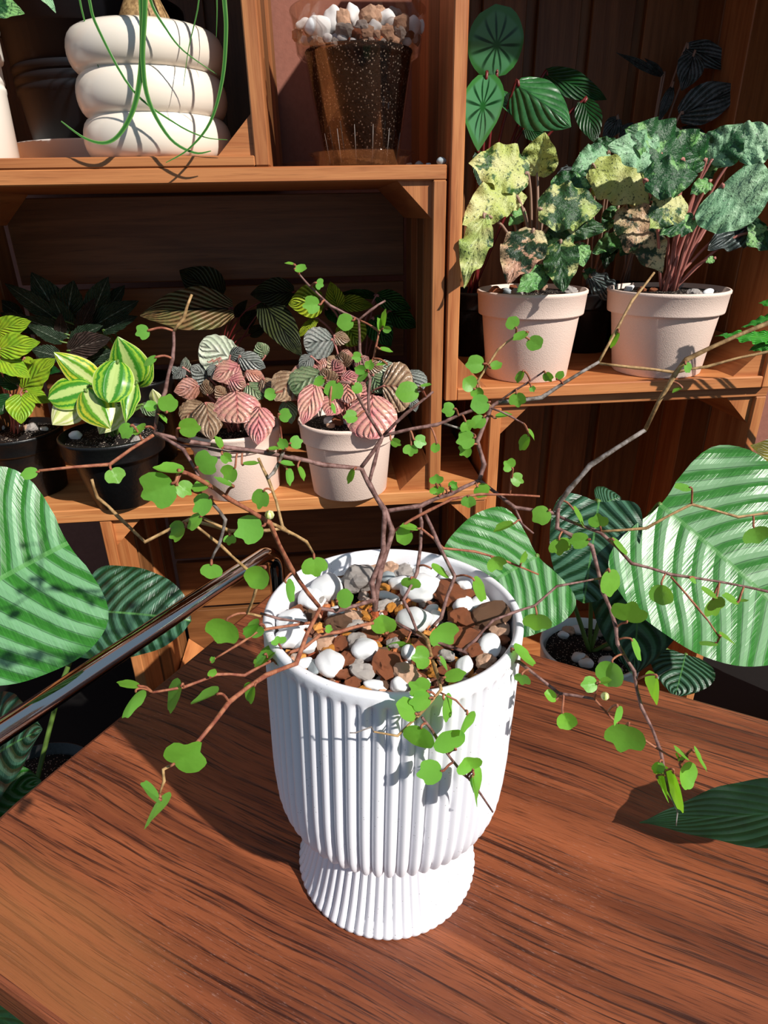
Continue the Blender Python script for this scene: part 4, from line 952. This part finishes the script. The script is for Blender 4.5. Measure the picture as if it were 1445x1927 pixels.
leaves(rm, cm, 'J', [(640, 760, 905, 930, .5, 'var_cream', -.10), (745, 720, 900, 900, .35, 'var_cream', -.08), (790, 940, 960, 1250, .42, 'var_pink', -.12), (720, 700, 540, 800, .5, 'var_pale', -.08), (640, 860, 780, 880, .5, 'var_cream', -.08), (760, 950, 690, 1060, .5, 'var_green', -.07), (790, 1080, 640, 1160, .4, 'var_green', -.06), (630, 1260, 775, 1388, .42, 'stripe_dark', -.08), (820, 1090, 770, 1170, .6, 'var_green', -.06), (600, 1240, 680, 1280, .5, 'var_green', -.07), (730, 1080, 700, 1230, .4, 'deepgreen', -.05), (640, 690, 760, 640, .5, 'var_green', -.05), (560, 780, 470, 820, .5, 'stripe_dark', -.04)], .205, 'petiole_tan', pr=.0014, **VAR)
rw, cw_ = shelf_plant('potted_watermelon_plant', 'tall plant of round watermelon-striped leaves at the back left of the right crate', 0.155, 0.215, FR, .09, .045, .035, 'blackpot')
leaves(rw, cw_, 'J', [(205, 350, 200, 18, .88, 'melon', -.02, 'round', dict(face=(.1, -.95, .3), fold=0, arch=.03, cup=.1)), (160, 345, 120, 690, .46, 'melon', -.03, 'ovate'), (290, 385, 545, 580, .62, 'midgreen', -.03, 'ovate', dict(fold=-.45)), (420, 340, 708, 455, .32, 'deepgreen', .01), (600, 460, 660, 660, .48, 'deepgreen', -.02), (215, 420, 325, 560, .3, 'melon', -.01), (120, 690, 130, 860, .3, 'deepgreen', -.02), (330, 580, 430, 640, .6, 'deepgreen', .0)], .215, 'petiole_red', pr=.002, nu=10)
rd, cdk = shelf_plant('potted_dark_plant', 'dark striped plant standing tall at the back right of the right crate', 0.395, 0.245, FR, .09, .045, .035, 'blackpot')
leaves(rd, cdk, 'J', [(1105, 250, 1050, 415, .62, 'stripe_dark', -.02), (1065, 220, 1292, 315, .42, 'stripe_dark', .01), (1040, 530, 1325, 400, .55, 'stripe_dark', -.03), (1010, 390, 940, 570, .22, 'stripe_dark', -.02, 'lance'), (1040, 600, 1180, 650, .5, 'stripe_dark', -.02), (760, 540, 690, 650, .5, 'stripe_dark', .0), (760, 620, 830, 560, .5, 'stripe_dark', .0), (960, 350, 750, 240, .12, 'stripe_dark', .02, 'lance'), (970, 350, 880, 265, .2, 'stripe_dark', .02, 'lance')], .24, 'petiole_tan', pr=.0016)

# -- upper left crate
FT = 0.381 + 0.0098 + 0.0002
def bubble():
    u, v = -0.2325, 0.081; root = thing('potted_ponytail_palm', 'cream stacked-bubble pot with long thin strap leaves, upper left crate', 'potted plant', sh(u, v, FT)); prof = [(0.03, 0), (0.062, 0.0)]
    hs = [(0.0, 0.040, 0.0775, 0.066), (0.040, 0.079, 0.0770, 0.0665), (0.079, 0.1165, 0.0790, 0.067)]
    for z0, z1, rm_, rn in hs:
        for k in range(10): a = -math.pi / 2 + math.pi * (k + 0.5) / 10; prof.append((rn + (rm_ - rn) * math.cos(a), (z0 + z1) / 2 + (z1 - z0) / 2 * math.sin(a)))
    prof += [(0.064, 0.1180), (0.060, 0.1184), (0.056, 0.1165), (0.054, 0.104), (0.02, 0.103)]
    mb = MB(); mb.lathe(prof, 64, sh(u, v, FT), SM); build(mb, 'pot', M['cream'], root)
    mb = MB(); mb.lathe([(0.052, 0.1035), (0.052, 0.110), (0.0, 0.112)], 28, sh(u, v, FT), SM); build(mb, 'soil', M['soil'], root)
    mb = MB(); mb.lathe([(0.010, 0.108), (0.028, 0.112), (0.025, 0.130), (0.015, 0.150), (0.011, 0.175), (0.010, 0.215), (0.0, 0.218)], 20, sh(u + .003, v - .002, FT), SM); build(mb, 'trunk', M['twig_tan'], root, label='swollen tan woody caudex')
    top = sh(u + .006, v - .005, FT + 0.214)
    S = [([(150, 0), (162, 50), (180, 110), (205, 190)], .045, .0022), ([(168, 0), (185, 55), (250, 170), (330, 232), (385, 258), (428, 263)], .01, .003), ([(266, 0), (267, 100), (255, 190), (230, 245), (200, 268), (160, 260), (115, 228)], .006, .0062),
         ([(272, 0), (268, 110), (280, 190), (320, 260), (365, 287), (397, 284)], .004, .0056), ([(283, 0), (310, 50), (345, 95), (408, 140)], .012, .0034), ([(374, 0), (355, 90), (345, 162)], .01, .0018), ([(422, 0), (425, 60), (418, 150), (395, 230), (355, 280), (312, 306)], .0, .0046), ([(408, 0), (407, 70)], .03, .0022)]
    for pts, vv, wd in S:
        P = [at_v(a, b, vv - 0.024) for a, b in pts]; d0 = P[0]; arc = [top, top.lerp(d0, 0.5) + SM @ Vector((0, 0, .055)), d0 + SM @ Vector((0, 0.004, 0.03))] + P; q = smooth_path(arc, 5); n = len(q); mb = MB()
        side = SM @ Vector((1, -0.25, 0))
        for i, p in enumerate(q):
            t = (q[min(i + 1, n - 1)] - q[max(i - 1, 0)]).normalized(); x = t.cross(SM @ Vector((0, -1, 0.25))); x = x.normalized() if x.length > 1e-4 else side
            f = i / (n - 1); ww = wd * 0.5 * (1 - f ** 2.2 * 0.85); z = t.cross(x) * ww * 0.35; mb.v += [p - x * ww + z, p, p + x * ww + z]
        for i in range(n - 1):
            for k in (0, 1): a = i * 3 + k; mb.face((a, a + 1, a + 4, a + 3), [(k / 2, i / n), ((k + 1) / 2, i / n), ((k + 1) / 2, (i + 1) / n), (k / 2, (i + 1) / n)])
        build(mb, 'leaf', M['palm'], root)
bubble()
u, v = -0.338, 0.284
sa = thing('saucer', 'round white saucer under the black bucket in the upper left crate', 'saucer', sh(u, v, FT)); mb = MB(); mb.lathe([(0.03, 0), (0.105, 0), (0.112, 0.003), (0.120, 0.030), (0.1215, 0.032), (0.118, 0.032), (0.110, 0.006), (0.03, 0.005)], 56, sh(u, v, FT), SM); build(mb, 'saucer_dish', M['whiteplastic'], sa)
bk = thing('bucket', 'large black ribbed plastic bucket behind the cream pot', 'bucket', sh(u, v, FT + .0052)); mb = MB()
mb.lathe([(0.03, 0), (0.090, 0), (0.092, 0.002), (0.101, 0.080), (0.103, 0.082), (0.103, 0.087), (0.1015, 0.089), (0.1015, 0.091), (0.1035, 0.093), (0.1035, 0.098), (0.102, 0.100), (0.102, 0.102), (0.1042, 0.104), (0.1042, 0.109), (0.1025, 0.111), (0.106, 0.146), (0.112, 0.148), (0.112, 0.172), (0.116, 0.174), (0.116, 0.178), (0.110, 0.178), (0.094, 0.02), (0.03, 0.018)], 56, sh(u, v, FT + .0052), SM); build(mb, 'bucket_body', M['bucket'], bk)
mb = MB(); mb.lathe([(0.100, 0.15), (0.104, 0.158), (0.0, 0.160)], 40, sh(u, v, FT + .0052), SM); build(mb, 'soil', M['soil'], bk)
cu_, cv_ = -0.413, 0.060
prof = [(0.012, 0), (0.0335, 0), (0.0348, 0.001), (0.036, 0.062), (0.0366, 0.064), (0.0366, 0.067), (0.036, 0.068), (0.036, 0.0705), (0.0366, 0.0715), (0.0366, 0.0745), (0.0362, 0.076), (0.0365, 0.088), (0.039, 0.089), (0.0405, 0.093), (0.0405, 0.112), (0.042, 0.114), (0.0425, 0.117), (0.0415, 0.1185), (0.038, 0.118), (0.036, 0.09), (0.01, 0.089)]
rc, cc = shelf_plant('potted_pale_plant', 'white can-shaped pot cut by the left frame edge, upper crate', cu_, cv_, FT, .118, .042, .0335, 'canwhite', profile=prof)
leaves(rc, cc, 'P', [(-30, 5, 46, 25, .5, 'var_green', -.03), (60, -40, 105, 24, .3, 'var_pale', .0), (-20, 0, -60, -60, .5, 'var_green', .0)], cv_, 'petiole_green', wave=.03)
# -- clear pot
CW = 0.3807; cu2, cv2 = -0.0105, 0.085
cp = thing('potted_clear_pot', 'clear plastic pot of dark soil topped with white and tan stones', 'potted plant', sh(cu2, cv2, CW + .0016))
H0 = 0.146
mb = MB(); mb.lathe([(0.012, 0.0), (0.0400, 0.0), (0.0415, 0.001), (0.0585, 0.1045), (0.0640, 0.106), (0.0665, 0.1085), (0.0705, 0.1435), (0.0718, 0.1445), (0.0718, 0.146), (0.0698, 0.146), (0.0655, 0.1095), (0.0620, 0.1075), (0.0572, 0.1055), (0.0402, 0.0025), (0.012, 0.002)], 64, sh(cu2, cv2, CW + .0016), SM); build(mb, 'pot', M['clear'], cp, label='clear plastic pot with a wide collar')
mb = MB(); mb.lathe([(0.0, 0.003), (0.0392, 0.003), (0.0562, 0.1055), (0.058, 0.110), (0.0, 0.112)], 56, sh(cu2, cv2, CW + .0016), SM); so = build(mb, 'soil', M['soil'], cp)
for k in range(6):
    a = -math.pi / 2 + (k - 2.5) * 0.42; mb = MB(); q0 = sh(cu2 + .0422 * math.cos(a), cv2 + .0422 * math.sin(a), CW + .006); q1 = sh(cu2 + .0478 * math.cos(a), cv2 + .0478 * math.sin(a), CW + .042 - abs(k - 2.5) * .003); mb.tube([q0, q1], 0.0003, 5); build(mb, 'slot', M['slot'], cp)
gravel(so, sh(cu2, cv2, CW + .111), 0.055, 150, 0.003, 0.006, 0.001)
CP = [('white', 600, 52, 50, 34), ('white', 625, 35, 34, 40), ('tan', 645, 38, 32, 38), ('white', 662, 28, 26, 36), ('tan', 695, 35, 40, 34), ('gray', 650, 58, 34, 24), ('white', 725, 38, 34, 30), ('tan', 755, 45, 32, 28), ('white', 775, 50, 30, 34), ('gray', 595, 70, 28, 26), ('tan', 690, 62, 28, 24), ('white', 705, 50, 24, 20), ('rust', 668, 64, 26, 18), ('tan', 728, 60, 26, 26), ('gray', 752, 62, 28, 22), ('white', 645, 70, 20, 14), ('white', 617, 72, 18, 14), ('tan', 705, 66, 24, 18), ('rust', 768, 68, 22, 16), ('white', 782, 66, 16, 24), ('white', 570, 45, 26, 16), ('tan', 585, 60, 24, 22), ('gray', 740, 30, 30, 26), ('tan', 712, 25, 30, 26), ('gray', 680, 50, 24, 20), ('tan', 560, 66, 20, 22), ('white', 575, 76, 20, 14), ('tan', 606, 80, 22, 14), ('gray', 632, 80, 20, 14), ('white', 660, 80, 20, 14), ('tan', 690, 80, 22, 14), ('gray', 716, 80, 20, 14), ('tan', 742, 78, 22, 16), ('white', 765, 78, 18, 14), ('tan', 785, 74, 14, 18), ('white', 790, 50, 16, 24)]
for i, (kind, x, y, a, b) in enumerate(CP):
    fr = abs((x - 672) / 112.0); front = cv2 - 0.052 * math.sqrt(max(0.05, 1 - fr * fr)) + (0.012 if y < 45 else 0.0) + (0.02 if y < 32 else 0); p = at_v(x, y, front); k = 0.69 / FPX / 2; s = (a * k, min(a, b) * k * .9, b * k)
    pebble(so, kind, p, s, label=PEBLAB[kind])
cs = thing('saucer', 'clear plastic saucer under the clear pot of soil', 'saucer', sh(cu2, cv2, CW)); mb = MB(); mb.lathe([(0.01, 0.0), (0.052, 0), (0.0535, 0.001), (0.0565, 0.013), (0.0605, 0.0155), (0.0605, 0.017), (0.0555, 0.0165), (0.052, 0.0014), (0.01, 0.0013)], 56, sh(cu2, cv2, CW), SM); build(mb, 'saucer_dish', M['clear'], cs)
cs = thing('saucer', 'empty clear plastic saucer left of the clear pot of soil', 'saucer', sh(-0.052, 0.20, CW)); mb = MB(); mb.lathe([(0.01, 0.0), (0.046, 0), (0.048, 0.001), (0.0505, 0.011), (0.0545, 0.013), (0.0545, 0.0145), (0.050, 0.014), (0.047, 0.0014), (0.01, 0.0013)], 48, sh(-0.052, 0.20, CW), SM); build(mb, 'saucer_dish', M['clear'], cs)
for kind, x, y, v, s, lb in (('blue', 830, 300, .012, .0052, 'bluish pebble at the right end of the crate top'), ('gray', 788, 300, .045, .0042, 'gray chip just right of the clear saucer'), ('tan', 770, 300, .05, .0034, 'tiny tan chip touching the clear saucer'), ('white', 806, 301, .06, .0035, 'small white chip between clear saucer and bluish pebble')):
    q = uvw(at_v(x, y, v)); o = pebble(None, kind, sh(q.x, v, 0.3805 + s * 0.72), (s, s * .8, s * .75), 'pebble', rot=(0, 0, R.random())); tag(o, lb, 'stone', 'loose stones on the crate top')

# ------------------------------------------------------------------ big calatheas standing on the floor
def floor_plant(name, label, x, y, rt, h, mat, pebs=(), soilf=.93):
    root = thing(name, label, 'potted plant', (x, y, FLOOR)); mb = MB(); mb.lathe(pot_profile(h, rt, rt * .78, .12), 44, Vector((x, y, FLOOR))); build(mb, 'pot', M[mat], root)
    mb = MB(); rs = rt * .93 - .004; mb.lathe([(rs, h * soilf - .006), (rs, h * soilf), (0, h * soilf + .003)], 30, Vector((x, y, FLOOR))); so = build(mb, 'soil', M['soil'], root)
    for kind in pebs:
        a = R.random() * 6.283; q = rs * .88 * math.sqrt(R.random()); s = R.uniform(.006, .011); pebble(so, kind, Vector((x + q * math.cos(a), y + q * math.sin(a), FLOOR + h * soilf + s * .5)), (s, s * .8, s * .7), label=PEBLAB[kind])
    return root, Vector((x, y, FLOOR + h * soilf))
def big_leaf(root, crown, b, t, yb, yt, wr, mat, cord=.3, prof='cord', face=None, pet=True, pr=.0028, **kw):
    base = at_y(b[0], b[1], yb); tip = at_y(t[0], t[1], yt); p = dict(arch=.05, fold=.06, wave=.012, wf=4, nu=16, nv=26); p.update(kw); mb = MB()
    mb.leaf(base, tip, wr, Vector(face) if face else (CAM - base).normalized() * .8 + Vector((0, -.1, .5)), prof, cord, **p)
    if pet:
        d = base - crown; mid = crown + d * .5 + Vector((0, .02, .10 * d.length)); mb.tube(smooth_path([crown, mid, base + Vector((0, .012, -.012)), base], 5), pr, 8, 1)
    return build(mb, 'leaf', [M[mat], M['petiole_green']], root)
p = at_z(1100, 1225, -0.117)
rr_, cr = floor_plant('potted_calathea', 'white pot behind the table with large round silver-striped leaves at right', p.x + .012, p.y + .012, .066, .243, 'whiteplastic', ('white', 'white', 'white', 'gray', 'white', 'tan', 'white', 'gray', 'white', 'tan', 'white', 'gray', 'tan', 'white'), .95)
big_leaf(rr_, cr, (1242, 950), (1530, 1213), .64, .56, 1.0, 'orb_b', .30)
big_leaf(rr_, cr, (1127, 944), (1098, 1135), .655, .60, .84, 'orb_dark', .33)
big_leaf(rr_, cr, (1012, 1046), (838, 1150), .60, .56, 1.25, 'orb_b', .34)
big_leaf(rr_, cr, (1205, 1060), (1192, 1270), .67, .59, .80, 'orb_dark', .1, 'ovate')
big_leaf(rr_, cr, (1290, 1232), (1270, 1312), .66, .62, 1.3, 'orb_dark', .1, 'ovate')
big_leaf(rr_, cr, (1130, 950), (1168, 935), .68, .70, 1.2, 'orb_dark', .1, 'ovate')
rl_, cl = floor_plant('potted_calathea', 'big striped round-leaved plant at left beside the chrome tube', -.40, .52, .075, .17, 'blackpot')
big_leaf(rl_, cl, (128, 1022), (-190, 1205), .50, .43, 1.30, 'orb', .26, flip=True, pet=False)
big_leaf(rl_, cl, (165, 1150), (360, 1168), .60, .585, .9, 'orb_dark', .4)
big_leaf(rl_, cl, (-40, 1450), (80, 1372), .50, .47, .95, 'orb_dark', .1, 'ovate', face=(0.1, -.5, .85))
big_leaf(rl_, cl, (-40, 1510), (78, 1470), .48, .46, .6, 'orb_b', .1, 'ovate', face=(0.1, -.5, .85))
rl2, cl2 = floor_plant('potted_low_plant', 'low dark green plant under the near left table corner', -.36, .13, .06, .12, 'blackpot')
lb = at_z(-90, 1860, -.20); lt = at_z(60, 1955, -.19)
big_leaf(rl2, cl2, (-90, 1860), (60, 1955), lb.y, lt.y, .7, 'darkleaf', .1, 'ovate', pr=.002)

# -- dark leaf from the right, brown leaf and toothed leaf: plants standing at the right, mostly out of frame
rz, cz = floor_plant('potted_broad_leaf_plant', 'plant at right whose single dark green leaf hangs over the table', .70, .36, .07, .20, 'blackpot')
tp = at_z(1203, 1548, 0.014); bp = at_z(1660, 1530, 0.055)
big_leaf(rz, cz, (1660, 1530), (1203, 1548), bp.y, tp.y, .32, 'darkleaf', 0, 'lance', face=(0, -.25, 1), arch=.03, fold=.10, wave=.008)
p = at_v(1420, 838, -.06); rz2, cz2 = floor_plant('potted_old_leaf_plant', 'plant at right edge with a yellow-brown pointed leaf before the dark crate', p.x + .24, p.y - .02, .05, .15, 'blackpot')
big_leaf(rz2, cz2, (1520, 880), (1412, 838), p.y - .01, p.y, .75, 'oldleaf', 0, 'lance', nu=8, nv=12)
p = at_v(1400, 620, -.05); rz3, cz3 = floor_plant('potted_toothed_plant', 'plant at right edge with bright toothed leaves before the beige pot', p.x + .30, p.y + .06, .05, .15, 'blackpot')
for b, t, wr in (((1470, 640), (1346, 632), .22), ((1470, 640), (1408, 660), .5), ((1480, 590), (1394, 617), .22), ((1480, 575), (1427, 570), .45), ((1480, 630), (1420, 640), .5)):
    big_leaf(rz3, cz3, b, t, p.y - .01, p.y - .005, wr, 'fernleaf', 0, 'lance', nu=6, nv=20, wave=.06, wf=5, pr=.0014)
